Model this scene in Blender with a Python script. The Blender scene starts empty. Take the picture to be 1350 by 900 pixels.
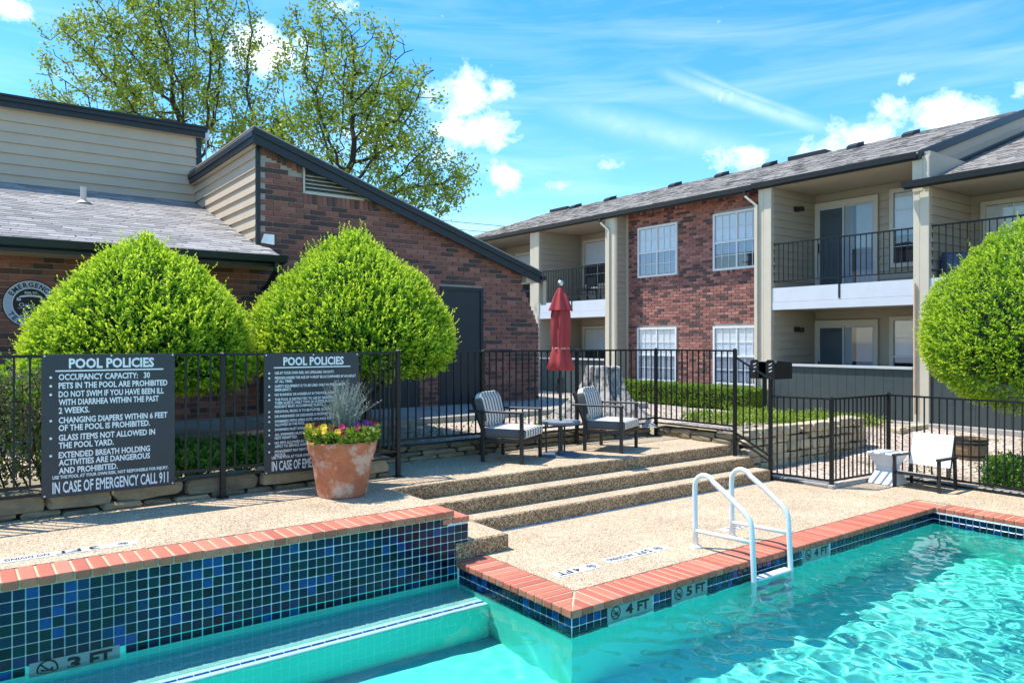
import bpy, bmesh, math, random
import numpy as np
from mathutils import Vector, Matrix, noise

sc = bpy.context.scene
COL = sc.collection
R = math.radians

# ------------------------------------------------------------------ camera
cam_data = bpy.data.cameras.new('camera')
cam = bpy.data.objects.new('camera', cam_data)
COL.objects.link(cam)
sc.camera = cam
cam_data.sensor_width = 36.0
cam_data.lens = 36.0 * 990 / 1350
cam_data.clip_start = 0.05
cam_data.clip_end = 3000
YAW = math.atan2(1325, 990)
cam.location = (0, 0, 2.0)
cam.rotation_euler = (math.pi / 2, 0, YAW - math.pi / 2)

# ------------------------------------------------------------------ sun, sky, exposure
SUN = Vector((-0.30, 0.36, 1.0)).normalized()
sun_data = bpy.data.lights.new('sun', 'SUN')
sun_data.energy = 3.65
sun_data.angle = R(0.5)
sun_data.color = (1.0, 0.955, 0.88)
sun_data.cycles.is_caustics_light = True
sun = bpy.data.objects.new('sun', sun_data)
COL.objects.link(sun)
sun.rotation_euler = SUN.to_track_quat('Z', 'Y').to_euler()

world = bpy.data.worlds.new('World')
sc.world = world
world.use_nodes = True
def build_world():
    nt = world.node_tree
    N, L = nt.nodes, nt.links
    bg = N['Background']
    sky = N.new('ShaderNodeTexSky')
    sky.sky_type = 'NISHITA'
    sky.sun_disc = False
    sky.sun_elevation = math.asin(SUN.z)
    sky.sun_rotation = math.atan2(SUN.x, SUN.y)
    sky.air_density = 1.0
    sky.dust_density = 0.3
    sky.ozone_density = 2.2
    hs = N.new('ShaderNodeHueSaturation')
    hs.inputs['Saturation'].default_value = 1.40
    hs.inputs['Hue'].default_value = 0.496
    hs.inputs['Value'].default_value = 1.06
    L.new(sky.outputs[0], hs.inputs['Color'])
    tc = N.new('ShaderNodeTexCoord')
    sep = N.new('ShaderNodeSeparateXYZ')
    L.new(tc.outputs['Generated'], sep.inputs[0])
    def m(op, a, b=None, clamp=False):
        n = N.new('ShaderNodeMath'); n.operation = op; n.use_clamp = clamp
        for i, v in enumerate((a, b)):
            if v is None: continue
            if isinstance(v, (int, float)): n.inputs[i].default_value = v
            else: L.new(v, n.inputs[i])
        return n.outputs[0]
    az = m('ARCTAN2', sep.outputs[0], sep.outputs[1])
    el = m('ARCSINE', sep.outputs[2])
    # cumulus banks: azimuth, elevation, widths (radians)
    def pix(x, y):
        d = Vector((math.cos(YAW), math.sin(YAW), 0)) + Vector((math.sin(YAW), -math.cos(YAW), 0)) * ((x - 675) / 990) + Vector((0, 0, (450 - y) / 990))
        d.normalize()
        return math.atan2(d.x, d.y), math.asin(d.z)
    comb = N.new('ShaderNodeCombineXYZ')
    L.new(az, comb.inputs[0]); L.new(m('MULTIPLY', el, 1.25), comb.inputs[1])
    def nz(scale, detail, rough, vec, dist=0.0):
        t = N.new('ShaderNodeTexNoise'); t.inputs['Scale'].default_value = scale
        t.inputs['Detail'].default_value = detail; t.inputs['Roughness'].default_value = rough
        t.inputs['Distortion'].default_value = dist
        L.new(vec, t.inputs['Vector']); return t.outputs['Fac']
    n1 = nz(13.0, 8, 0.62, comb.outputs[0], 0.25)
    n2 = nz(30.0, 7, 0.65, comb.outputs[0], 0.4)
    billow = m('ADD', m('MULTIPLY', n1, 0.65), m('MULTIPLY', n2, 0.35))
    tot = None
    for (x, y, sx, sy, amp) in ((606, 128, 38, 36, 1.15), (662, 118, 24, 22, .8), (628, 172, 52, 22, 1.2), (585, 205, 26, 22, .8), (660, 231, 20, 17, 1.0),
                                (345, 62, 50, 36, 1.15), (8, 8, 34, 18, .9), (440, 8, 20, 14, .8), (1130, 183, 62, 26, 1.0), (1222, 156, 54, 24, .95), (1285, 152, 34, 16, .8), (985, 205, 50, 18, 1.0),
                                (1420, 110, 70, 34, .9), (-120, 120, 90, 40, .9), (960, 125, 16, 14, .62), (1197, 103, 15, 9, .6), (745, 245, 24, 9, .62), (480, 190, 80, 30, .75), (820, 215, 30, 10, .55)):
        a, e = pix(x, y)
        k = math.cos(math.atan((x - 675) / 990)) ** 2
        da = m('DIVIDE', m('SUBTRACT', az, a), sx / 990 * k)
        de = m('DIVIDE', m('SUBTRACT', el, e), sy / 990 * math.sqrt(k))
        g = m('MULTIPLY', m('EXPONENT', m('MULTIPLY', m('ADD', m('MULTIPLY', da, da), m('MULTIPLY', de, de)), -0.6)), amp)
        tot = g if tot is None else m('MAXIMUM', tot, g)
    # scattered clouds everywhere else in the sky
    wide = nz(3.2, 5, 0.6, comb.outputs[0], 0.3)
    tot = m('ADD', tot, m('MULTIPLY', m('SUBTRACT', wide, 0.56, True), 1.3))
    dens = m('MULTIPLY', m('SUBTRACT', m('ADD', m('MULTIPLY', tot, 0.50), m('MULTIPLY', billow, 1.75)), 1.13), 2.6, True)
    # thin high cirrus streaks, stretched
    mp = N.new('ShaderNodeMapping'); mp.inputs['Rotation'].default_value = (0, 0, R(-24)); mp.inputs['Scale'].default_value = (1.0, 7.0, 1.0)
    L.new(comb.outputs[0], mp.inputs[0])
    cz = nz(2.6, 7, 0.6, mp.outputs[0], 0.6)
    cir = m('MULTIPLY', m('SUBTRACT', cz, 0.45, True), 2.2, True)
    alpha = m('MAXIMUM', dens, m('MULTIPLY', cir, 0.24))
    # old contrails drifting apart
    for (xa, ya, xb, yb, wd, am) in ((880, 98, 1092, 172, 8, .25), (905, 92, 1080, 160, 4, .18), (730, 140, 1010, 205, 15, .17)):
        (a0, e0), (a1, e1) = pix(xa, ya), pix(xb, yb)
        ln = math.hypot(a1 - a0, e1 - e0); ca, sa = (a1 - a0) / ln, (e1 - e0) / ln
        da, de = m('SUBTRACT', az, (a0 + a1) / 2), m('SUBTRACT', el, (e0 + e1) / 2)
        al = m('DIVIDE', m('ADD', m('MULTIPLY', da, ca), m('MULTIPLY', de, sa)), ln * .5)
        pe = m('DIVIDE', m('SUBTRACT', m('MULTIPLY', de, ca), m('MULTIPLY', da, sa)), wd / 990)
        g = m('MULTIPLY', m('EXPONENT', m('MULTIPLY', m('ADD', m('POWER', m('ABSOLUTE', al), 4.0), m('MULTIPLY', pe, pe)), -1.0)), am)
        alpha = m('MAXIMUM', alpha, m('MULTIPLY', g, m('ADD', m('MULTIPLY', n2, 1.4), .25)))
    mix = N.new('ShaderNodeMix'); mix.data_type = 'RGBA'
    shade = N.new('ShaderNodeMix'); shade.data_type = 'RGBA'
    shade.inputs[6].default_value = (5.6, 6.1, 6.8, 1); shade.inputs[7].default_value = (7.4, 7.5, 7.6, 1)
    L.new(billow, shade.inputs[0])
    L.new(alpha, mix.inputs[0]); L.new(hs.outputs[0], mix.inputs[6]); L.new(shade.outputs[2], mix.inputs[7])
    L.new(mix.outputs[2], bg.inputs['Color'])
    bg.inputs['Strength'].default_value = 0.15
build_world()
sc.view_settings.view_transform = 'Standard'
sc.view_settings.look = 'None'
sc.view_settings.exposure = 0.92
sc.view_settings.gamma = 1.0
sc.cycles.use_denoising = True
sc.cycles.max_bounces = 8
sc.cycles.diffuse_bounces = 3
sc.cycles.glossy_bounces = 3
sc.cycles.transmission_bounces = 6
sc.cycles.transparent_max_bounces = 10
sc.cycles.sample_clamp_indirect = 6.0
sc.cycles.caustics_reflective = False

# ------------------------------------------------------------------ helpers
def tag(o, label=None, cat=None, group=None, kind=None):
    if label: o['label'] = label
    if cat: o['category'] = cat
    if group: o['group'] = group
    if kind: o['kind'] = kind
    return o

def attach(o, parent, local=False):
    if parent is not None:
        o.parent = parent
        if not local and parent.type == 'EMPTY':
            o.matrix_parent_inverse = Matrix.Translation(-Vector(parent.location))
    return o

def empty(name, loc=(0, 0, 0), rz=0.0):
    o = bpy.data.objects.new(name, None)
    o.empty_display_size = 0.2
    o.location = loc; o.rotation_euler = (0, 0, rz)
    COL.objects.link(o)
    return o

class FR:
    """frame on a wall: u to the viewer's right, v up, n out of the wall"""
    def __init__(s, o, u, n): s.o, s.u, s.n = Vector(o), Vector(u), Vector(n)
    def p(s, u, v, n): return s.o + s.u * u + Vector((0, 0, v)) + s.n * n
def facing_mX(x): return FR((x, 0, 0), (0, -1, 0), (-1, 0, 0))   # u = -Y
def facing_mY(y): return FR((0, y, 0), (1, 0, 0), (0, -1, 0))    # u = X

class MB:
    def __init__(s): s.v, s.f = [], []
    def add(s, vs, fs):
        k = len(s.v); s.v.extend([tuple(v) for v in vs]); s.f.extend([tuple(i + k for i in f) for f in fs]); return s
    BF = [(0, 3, 2, 1), (4, 5, 6, 7), (0, 1, 5, 4), (1, 2, 6, 5), (2, 3, 7, 6), (3, 0, 4, 7)]
    def box(s, x0, y0, z0, x1, y1, z1):
        x0, x1 = min(x0, x1), max(x0, x1); y0, y1 = min(y0, y1), max(y0, y1); z0, z1 = min(z0, z1), max(z0, z1)
        return s.add([(x0, y0, z0), (x1, y0, z0), (x1, y1, z0), (x0, y1, z0), (x0, y0, z1), (x1, y0, z1), (x1, y1, z1), (x0, y1, z1)], s.BF)
    def fbox(s, fr, u0, u1, v0, v1, n0, n1):
        a, b = fr.p(u0, v0, n0), fr.p(u1, v1, n1)
        return s.box(a.x, a.y, a.z, b.x, b.y, b.z)
    def bar(s, a, b, w, h, up=(0, 0, 1)):
        a, b = Vector(a), Vector(b); d = (b - a).normalized(); up = Vector(up)
        if abs(d.dot(up)) > 0.98: up = Vector((1, 0, 0))
        x = d.cross(up).normalized() * (w / 2); y = x.cross(d).normalized() * (h / 2)
        return s.add([a - x - y, a + x - y, a + x + y, a - x + y, b - x - y, b + x - y, b + x + y, b - x + y],
                     [(0, 1, 2, 3), (7, 6, 5, 4), (0, 4, 5, 1), (1, 5, 6, 2), (2, 6, 7, 3), (3, 7, 4, 0)])
    def prism(s, poly, d):
        n = len(poly); d = Vector(d); p = [Vector(q) for q in poly]
        return s.add(p + [q + d for q in p], [tuple(range(n))[::-1], tuple(range(n, 2 * n))] + [(i, (i + 1) % n, n + (i + 1) % n, n + i) for i in range(n)])
    def tube(s, pts, r, n=8, cap=True):
        pts = [Vector(p) for p in pts]; m = len(pts)
        rs = r if isinstance(r, (list, tuple)) else [r] * m
        k = len(s.v); prev = None
        for i, p in enumerate(pts):
            t = (pts[min(i + 1, m - 1)] - pts[max(i - 1, 0)]).normalized()
            if prev is None:
                a = t.cross(Vector((0, 0, 1)) if abs(t.z) < 0.9 else Vector((1, 0, 0))).normalized()
            else:
                a = (prev - t * prev.dot(t)).normalized()
            prev = a; b = t.cross(a)
            for j in range(n):
                an = 2 * math.pi * j / n
                s.v.append(tuple(p + (a * math.cos(an) + b * math.sin(an)) * rs[i]))
        for i in range(m - 1):
            for j in range(n):
                s.f.append((k + i * n + j, k + i * n + (j + 1) % n, k + (i + 1) * n + (j + 1) % n, k + (i + 1) * n + j))
        if cap:
            s.f.append(tuple(k + j for j in range(n))[::-1]); s.f.append(tuple(k + (m - 1) * n + j for j in range(n)))
        return s
    def lathe(s, prof, n=24, c=(0, 0, 0), fn=None, cap=True):
        k = len(s.v)
        for i, (r, z) in enumerate(prof):
            for j in range(n):
                a = 2 * math.pi * j / n
                q = r * (fn(a, z, i) if fn else 1)
                s.v.append((c[0] + q * math.cos(a), c[1] + q * math.sin(a), c[2] + z))
        for i in range(len(prof) - 1):
            for j in range(n):
                s.f.append((k + i * n + j, k + i * n + (j + 1) % n, k + (i + 1) * n + (j + 1) % n, k + (i + 1) * n + j))
        if cap:
            s.f.append(tuple(k + j for j in range(n))[::-1]); s.f.append(tuple(k + (len(prof) - 1) * n + j for j in range(n)))
        return s
    def mesh(s, name, mat, smooth=False, bevel=0, seg=1):
        me = bpy.data.meshes.new(name); me.from_pydata(s.v, [], s.f)
        if bevel:
            bm = bmesh.new(); bm.from_mesh(me)
            es = [e for e in bm.edges if len(e.link_faces) == 2 and e.calc_face_angle(0) > 0.5]
            bmesh.ops.bevel(bm, geom=es, offset=bevel, segments=seg, profile=0.5, affect='EDGES', clamp_overlap=True)
            bm.to_mesh(me); bm.free()
        if smooth: me.polygons.foreach_set('use_smooth', [True] * len(me.polygons))
        if mat: me.materials.append(mat)
        me.update()
        return me
    def build(s, name, mat, parent=None, local=False, smooth=False, bevel=0, seg=1):
        o = bpy.data.objects.new(name, s.mesh(name, mat, smooth, bevel, seg)); COL.objects.link(o)
        return attach(o, parent, local)

def inst(name, me, parent, loc, scale=(1, 1, 1), rot=(0, 0, 0), local=False):
    o = bpy.data.objects.new(name, me); COL.objects.link(o)
    o.location = loc; o.scale = scale; o.rotation_euler = rot
    return attach(o, parent, local)

def unit_box(name, mat, bevel=0.06, seg=1, dims=(1, 1, 1)):
    """box of the given size centred on the origin, edges bevelled"""
    b = MB().box(-dims[0] / 2, -dims[1] / 2, -dims[2] / 2, dims[0] / 2, dims[1] / 2, dims[2] / 2)
    return b.mesh(name, mat, bevel=bevel, seg=seg)

def ss(a, b, x):
    t = min(1.0, max(0.0, (x - a) / (b - a))); return t * t * (3 - 2 * t)

# ------------------------------------------------------------------ materials
def mat_new(name):
    m = bpy.data.materials.new(name); m.use_nodes = True
    return m, m.node_tree.nodes, m.node_tree.links, m.node_tree.nodes['Principled BSDF']
def rgba(c): return (c[0], c[1], c[2], 1)
def ramp(N, stops, interp='LINEAR'):
    r = N.new('ShaderNodeValToRGB'); r.color_ramp.interpolation = interp
    e = r.color_ramp.elements
    while len(e) < len(stops): e.new(0.5)
    for i, (p, c) in enumerate(stops): e[i].position = p; e[i].color = rgba(c)
    return r
def M(name, c=None, rough=0.6, var=0.18, scale=6.0, bump=0.0, bscale=60.0, metal=0.0, spec=0.4, cols=None, rnd='obj', stain=None, sscale=3.0, sthr=0.6, coat=0.0):
    m, N, L, P = mat_new(name)
    P.inputs['Roughness'].default_value = rough; P.inputs['Metallic'].default_value = metal
    P.inputs['Specular IOR Level'].default_value = spec; P.inputs['Coat Weight'].default_value = coat
    geo = N.new('ShaderNodeNewGeometry')
    if cols:
        src = N.new('ShaderNodeObjectInfo').outputs['Random'] if rnd == 'obj' else geo.outputs['Random Per Island']
        k = len(cols)
        r = ramp(N, [(i / k, q) for i, q in enumerate(cols)], 'CONSTANT'); L.new(src, r.inputs[0]); base = r.outputs[0]
    else:
        r = N.new('ShaderNodeRGB'); r.outputs[0].default_value = rgba(c); base = r.outputs[0]
    t = N.new('ShaderNodeTexNoise'); t.inputs['Scale'].default_value = scale; t.inputs['Detail'].default_value = 6; t.inputs['Roughness'].default_value = 0.65
    L.new(geo.outputs['Position'], t.inputs['Vector'])
    mr = N.new('ShaderNodeMapRange'); mr.inputs['From Min'].default_value = 0.25; mr.inputs['From Max'].default_value = 0.75
    mr.inputs['To Min'].default_value = 1 - var; mr.inputs['To Max'].default_value = 1 + var
    L.new(t.outputs['Fac'], mr.inputs['Value'])
    mx = N.new('ShaderNodeMix'); mx.data_type = 'RGBA'; mx.blend_type = 'MULTIPLY'; mx.inputs[0].default_value = 1
    L.new(base, mx.inputs[6]); L.new(mr.outputs[0], mx.inputs[7])
    out = mx.outputs[2]
    if stain:
        t2 = N.new('ShaderNodeTexNoise'); t2.inputs['Scale'].default_value = sscale; t2.inputs['Detail'].default_value = 8; t2.inputs['Roughness'].default_value = 0.7
        L.new(geo.outputs['Position'], t2.inputs['Vector'])
        m2 = N.new('ShaderNodeMapRange'); m2.inputs['From Min'].default_value = sthr; m2.inputs['From Max'].default_value = sthr + 0.12
        L.new(t2.outputs['Fac'], m2.inputs['Value'])
        mx2 = N.new('ShaderNodeMix'); mx2.data_type = 'RGBA'
        L.new(m2.outputs[0], mx2.inputs[0]); L.new(out, mx2.inputs[6]); mx2.inputs[7].default_value = rgba(stain); out = mx2.outputs[2]
    L.new(out, P.inputs['Base Color'])
    if bump:
        b = N.new('ShaderNodeTexNoise'); b.inputs['Scale'].default_value = bscale; b.inputs['Detail'].default_value = 5
        L.new(geo.outputs['Position'], b.inputs['Vector'])
        bp = N.new('ShaderNodeBump'); bp.inputs['Strength'].default_value = bump; bp.inputs['Distance'].default_value = 0.01
        L.new(b.outputs['Fac'], bp.inputs['Height']); L.new(bp.outputs[0], P.inputs['Normal'])
    return m
def pebbles(name, stops, scale=95.0, bump=0.6, rough=0.85, patch=0.2, pscale=1.3):
    m, N, L, P = mat_new(name)
    P.inputs['Roughness'].default_value = rough
    geo = N.new('ShaderNodeNewGeometry')
    v = N.new('ShaderNodeTexVoronoi'); v.inputs['Scale'].default_value = scale; L.new(geo.outputs['Position'], v.inputs['Vector'])
    bw = N.new('ShaderNodeSeparateColor'); L.new(v.outputs['Color'], bw.inputs[0])
    r = ramp(N, stops, 'LINEAR'); L.new(bw.outputs[0], r.inputs[0])
    t = N.new('ShaderNodeTexNoise'); t.inputs['Scale'].default_value = pscale; t.inputs['Detail'].default_value = 7; t.inputs['Roughness'].default_value = 0.7
    L.new(geo.outputs['Position'], t.inputs['Vector'])
    mr = N.new('ShaderNodeMapRange'); mr.inputs['From Min'].default_value = 0.25; mr.inputs['From Max'].default_value = 0.75
    mr.inputs['To Min'].default_value = 1 - patch; mr.inputs['To Max'].default_value = 1 + patch
    L.new(t.outputs['Fac'], mr.inputs['Value'])
    mx = N.new('ShaderNodeMix'); mx.data_type = 'RGBA'; mx.blend_type = 'MULTIPLY'; mx.inputs[0].default_value = 1
    L.new(r.outputs[0], mx.inputs[6]); L.new(mr.outputs[0], mx.inputs[7]); L.new(mx.outputs[2], P.inputs['Base Color'])
    bp = N.new('ShaderNodeBump'); bp.inputs['Strength'].default_value = bump; bp.inputs['Distance'].default_value = 0.006; bp.invert = True
    L.new(v.outputs['Distance'], bp.inputs['Height']); L.new(bp.outputs[0], P.inputs['Normal'])
    return m
def leaf_mat(name, dark, light, trans=0.35, tip=None, rough=0.45):
    m, N, L, P = mat_new(name)
    geo = N.new('ShaderNodeNewGeometry')
    r = ramp(N, [(0, dark), (1, light)]); L.new(geo.outputs['Random Per Island'], r.inputs[0])
    out = r.outputs[0]
    if tip:
        at = N.new('ShaderNodeAttribute'); at.attribute_name = 'tip'
        mx = N.new('ShaderNodeMix'); mx.data_type = 'RGBA'; L.new(at.outputs['Fac'], mx.inputs[0]); L.new(out, mx.inputs[6]); mx.inputs[7].default_value = rgba(tip); out = mx.outputs[2]
    L.new(out, P.inputs['Base Color']); P.inputs['Roughness'].default_value = rough; P.inputs['Specular IOR Level'].default_value = 0.35
    tr = N.new('ShaderNodeBsdfTranslucent'); L.new(out, tr.inputs['Color'])
    ms = N.new('ShaderNodeMixShader'); ms.inputs[0].default_value = trans
    L.new(P.outputs[0], ms.inputs[1]); L.new(tr.outputs[0], ms.inputs[2])
    L.new(ms.outputs[0], N['Material Output'].inputs[0])
    return m
def glass_pane(name, tint=(0.75, 0.82, 0.85), ior=1.9):
    m, N, L, P = mat_new(name)
    N.remove(P)
    tr = N.new('ShaderNodeBsdfTransparent'); tr.inputs[0].default_value = rgba(tint)
    gl = N.new('ShaderNodeBsdfGlossy'); gl.inputs['Roughness'].default_value = 0.03; gl.inputs['Color'].default_value = (0.95, 0.97, 1, 1)
    lw = N.new('ShaderNodeLayerWeight'); lw.inputs['Blend'].default_value = .5
    pw = N.new('ShaderNodeMath'); pw.operation = 'POWER'; pw.inputs[1].default_value = 4.0; L.new(lw.outputs['Facing'], pw.inputs[0])
    f0 = ((ior - 1) / (ior + 1)) ** 2
    fr = N.new('ShaderNodeMath'); fr.operation = 'MULTIPLY_ADD'; fr.inputs[1].default_value = .9 - f0; fr.inputs[2].default_value = f0; L.new(pw.outputs[0], fr.inputs[0])
    ms = N.new('ShaderNodeMixShader'); L.new(fr.outputs[0], ms.inputs[0]); L.new(tr.outputs[0], ms.inputs[1]); L.new(gl.outputs[0], ms.inputs[2])
    L.new(ms.outputs[0], N['Material Output'].inputs[0])
    return m

CLUB_COLS = [(0.1122, 0.0594, 0.0528), (0.2178, 0.0858, 0.066), (0.2838, 0.103, 0.07656), (0.165, 0.0726, 0.06072), (0.3168, 0.1214, 0.08976), (0.2376, 0.09768, 0.07392), (0.0924, 0.05544, 0.0528), (0.3498, 0.1426, 0.1056), (0.231, 0.0924, 0.06996), (0.264, 0.1003, 0.07656)]
APT_COLS = [(0.118, 0.0649, 0.059), (0.2714, 0.1156, 0.09204), (0.354, 0.1475, 0.1145), (0.2006, 0.09204, 0.0767), (0.4248, 0.1947, 0.1534), (0.3068, 0.1274, 0.09912), (0.0885, 0.05664, 0.05428), (0.3776, 0.1652, 0.1274), (0.2832, 0.118, 0.0944)]
mt = {}
mt['brick'] = M('clubhouse_brick', cols=CLUB_COLS, rough=.85, var=.22, scale=30, bump=.35, bscale=90)
mt['brick_i'] = M('clubhouse_brick_islands', cols=CLUB_COLS, rnd='isl', rough=.85, var=.22, scale=30, bump=.35, bscale=90)
mt['abrick'] = M('apartment_brick', cols=APT_COLS, rough=.85, var=.2, scale=30, bump=.3, bscale=90)
mt['abrick_i'] = M('apartment_brick_islands', cols=APT_COLS, rnd='isl', rough=.85, var=.2, scale=30, bump=.3, bscale=90)
mt['mortar'] = M('mortar', (.40, .35, .31), rough=.95, var=.2, scale=12, bump=.3, bscale=120)
mt['siding'] = M('beige_siding', (.52, .42, .305), rough=.6, var=.06, scale=2.5, bump=.08, bscale=140, stain=(.40, .34, .26), sscale=1.7, sthr=.66)
mt['asiding'] = M('tan_siding', (.42, .37, .29), rough=.65, var=.07, scale=2.0, bump=.08, bscale=140)
mt['apost'] = M('cream_trim', (.60, .53, .40), rough=.6, var=.06, scale=3.0, stain=(.50, .43, .33), sscale=2.2, sthr=.63)
mt['soffit'] = M('soffit_paint', (.42, .365, .28), rough=.7, var=.06)
mt['dark_trim'] = M('blue_black_trim', (.017, .023, .028), rough=.45, var=.12, scale=4)
mt['gutter'] = M('black_gutter', (.016, .021, .024), rough=.4, var=.12, scale=4)
mt['white_fascia'] = M('white_painted_board', (.60, .63, .66), rough=.5, var=.05, scale=3, stain=(.62, .63, .62), sscale=2.5, sthr=.68)
mt['win_white'] = M('white_window_frame', (.72, .73, .72), rough=.45, var=.04)
mt['win_cream'] = M('cream_window_trim', (.58, .54, .45), rough=.5, var=.05)
mt['blind'] = M('window_blind', (.84, .85, .86), rough=.7, var=.06)
mt['curtain'] = M('grey_curtain', (.42, .46, .50), rough=.85, var=.1, scale=4)
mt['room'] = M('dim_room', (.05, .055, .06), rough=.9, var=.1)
mt['glass'] = glass_pane('window_glass', (.88, .93, .96), 1.75)
mt['glass2'] = glass_pane('screen_glass', (.42, .48, .52), 1.7)
mt['glass3'] = glass_pane('lower_sash_glass', (.46, .56, .66), 2.0)
mt['green_wall'] = M('dark_green_boards', (.048, .064, .062), rough=.65, var=.14, scale=5, bump=.1, bscale=80)
mt['cap'] = M('grey_cap_board', (.50, .52, .52), rough=.55, var=.08)
mt['metal'] = M('black_fence_metal', (.008, .009, .010), rough=.45, var=.2, scale=9, spec=.35)
mt['dmetal'] = M('dark_chair_metal', (.022, .023, .025), rough=.45, var=.1)
mt['door'] = M('dark_door_paint', (.026, .033, .036), rough=.5, var=.12, scale=3, stain=(.09, .04, .045), sscale=1.4, sthr=.70)
SH = [(.30, .28, .265), (.37, .345, .325), (.24, .225, .215), (.33, .305, .285), (.41, .38, .355), (.27, .25, .24)]
mt['shingle'] = M('grey_shingle', cols=SH, rough=.95, var=.18, scale=14, bump=.5, bscale=160)
mt['shingle_i'] = M('grey_shingle_islands', cols=SH, rnd='isl', rough=.95, var=.18, scale=14, bump=.5, bscale=160)
ASH = [(.27, .245, .215), (.31, .28, .245), (.22, .20, .175), (.29, .262, .23), (.34, .305, .27)]
mt['ashingle_i'] = M('brown_grey_shingle', cols=ASH, rnd='isl', rough=.95, var=.25, scale=9, bump=.5, bscale=120)
mt['roof_vent'] = M('roof_vent_metal', (.012, .014, .017), rough=.5)
mt['coping'] = M('red_coping_brick', cols=[(.48, .135, .080), (.54, .165, .098), (.42, .118, .072), (.56, .19, .118), (.50, .148, .088)], rough=.62, var=.12, scale=14, bump=.25, bscale=110, stain=(.60, .30, .21), sscale=7, sthr=.66)
mt['grout'] = M('pale_grout', (.52, .40, .26), rough=.9, var=.12, scale=20)
TC = [(.0025, .017, .042), (.002, .010, .036), (.0025, .024, .034), (.006, .050, .19), (.0025, .013, .058), (.003, .018, .024), (.002, .006, .015), (.006, .010, .038), (.002, .020, .052), (.0035, .030, .095), (.0025, .016, .028)]
def tile_mat(name, rnd):
    m = M(name, cols=TC, rnd=rnd, rough=.16, var=.3, scale=25, spec=.28, stain=(.42, .50, .50), sscale=5.0, sthr=.69)
    return m
mt['tile'] = tile_mat('glazed_pool_tile', 'obj'); mt['tile_i'] = tile_mat('glazed_pool_tile_islands', 'isl')
mt['grout_white'] = M('white_tile_grout', (.72, .82, .84), rough=.8, var=.12, scale=18)
mt['marker'] = M('white_marker_tile', (.62, .62, .60), rough=.4, var=.05)
mt['band_marker'] = M('grey_marker_tile', (.20, .29, .28), rough=.35, var=.1, scale=15)
mt['black_print'] = M('black_print', (.015, .015, .016), rough=.5, var=.05)
mt['plaster'] = M('turquoise_pool_plaster', (.16, .90, .74), rough=.85, var=.06, scale=1.5)
mt['bench'] = M('pool_bench_plaster', (.40, .70, .62), rough=.85, var=.25, scale=40)
mt['blue_trim'] = M('blue_nosing_tile', cols=[(.01, .09, .38), (.012, .12, .45), (.008, .07, .30)], rough=.3)
PB = [(0, (.13, .082, .042)), (.2, (.32, .222, .128)), (.45, (.50, .375, .235)), (.8, (.62, .485, .33)), (1, (.72, .61, .46))]
mt['deck'] = pebbles('exposed_aggregate', PB, 125, .5, patch=.22)
mt['riser'] = pebbles('exposed_aggregate_dark', [(0, (.07, .045, .022)), (.3, (.22, .13, .06)), (.6, (.36, .23, .12)), (1, (.60, .46, .30))], 85, 1.0, patch=.35)  # darker, browner and coarser aggregate for the step faces
mt['concrete'] = M('grey_concrete', (.36, .335, .30), rough=.9, var=.12, scale=2.5, bump=.3, bscale=90)
mt['stone'] = M('limestone_shaded', cols=[(.22, .185, .12), (.29, .235, .15), (.17, .15, .10), (.32, .255, .16), (.25, .20, .13), (.20, .155, .095)], rough=.9, var=.32, scale=8, bump=.9, bscale=22, stain=(.11, .12, .06), sscale=4, sthr=.58)  # palette darkened: the shade on the edging is put into the colour
mt['stone_light'] = M('pale_limestone', cols=[(.46, .39, .27), (.52, .44, .30), (.40, .34, .24), (.55, .46, .32), (.48, .39, .26)], rough=.9, var=.32, scale=8, bump=.9, bscale=22, stain=(.17, .16, .09), sscale=4, sthr=.60)
mt['soil'] = pebbles('gravel_soil', [(0, (.12, .085, .055)), (.25, (.30, .23, .17)), (.5, (.46, .36, .29)), (.8, (.58, .47, .39)), (1, (.66, .60, .53))], 34, .8, patch=.35, pscale=.9)
mt['sign'] = M('charcoal_sign_board', (.040, .042, .050), rough=.5, var=.05)
mt['sign_print'] = M('white_print', (.80, .82, .84), rough=.5, var=.03)
mt['terracotta'] = M('weathered_terracotta', (.46, .155, .075), rough=.8, var=.25, scale=9, bump=.3, bscale=50, stain=(.56, .40, .31), sscale=5.5, sthr=.49)
mt['potsoil'] = M('potting_soil', (.03, .02, .014), rough=.95)
mt['red'] = M('red_umbrella_fabric', (.37, .042, .044), rough=.85, var=.14, scale=7, bump=.2, bscale=220)
mt['redband'] = M('faded_umbrella_strap', (.62, .20, .18), rough=.85)
mt['silver'] = M('brushed_metal_ball', (.60, .60, .60), rough=.3, metal=.8)
mt['table'] = M('slate_blue_table_top', (.10, .13, .17), rough=.5, var=.15)
mt['white_pl'] = M('white_plastic', (.70, .71, .72), rough=.4, var=.04)
mt['sling'] = M('white_mesh_sling', (.70, .70, .69), rough=.7, var=.05, bump=.2, bscale=300)
mt['ladder'] = M('white_ladder_tube', (.70, .72, .73), rough=.22, var=.03, spec=.6)
mt['bark'] = M('oak_bark', (.055, .042, .032), rough=.95, var=.35, scale=9, bump=.6, bscale=30)
mt['stump'] = M('weathered_stump_wood', (.40, .375, .34), rough=.95, var=.45, scale=11, bump=1.0, bscale=26, stain=(.10, .09, .08), sscale=9, sthr=.50)
mt['barrel'] = M('barrel_stave_wood', cols=[(.34, .23, .13), (.29, .19, .10), (.38, .27, .16)], rough=.8, var=.25, scale=20)
mt['cable'] = M('cable_black', (.03, .03, .035), rough=.7)
mt['tarp'] = M('blue_black_cover', (.025, .045, .085), rough=.28, var=.2, scale=5, bump=.4, bscale=12, spec=.6)
mt['lampglow'] = M('wall_lamp_black', (.012, .012, .012), rough=.5)
mt['rust'] = M('rusty_pipe', (.45, .27, .18), rough=.8, var=.2)
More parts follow.
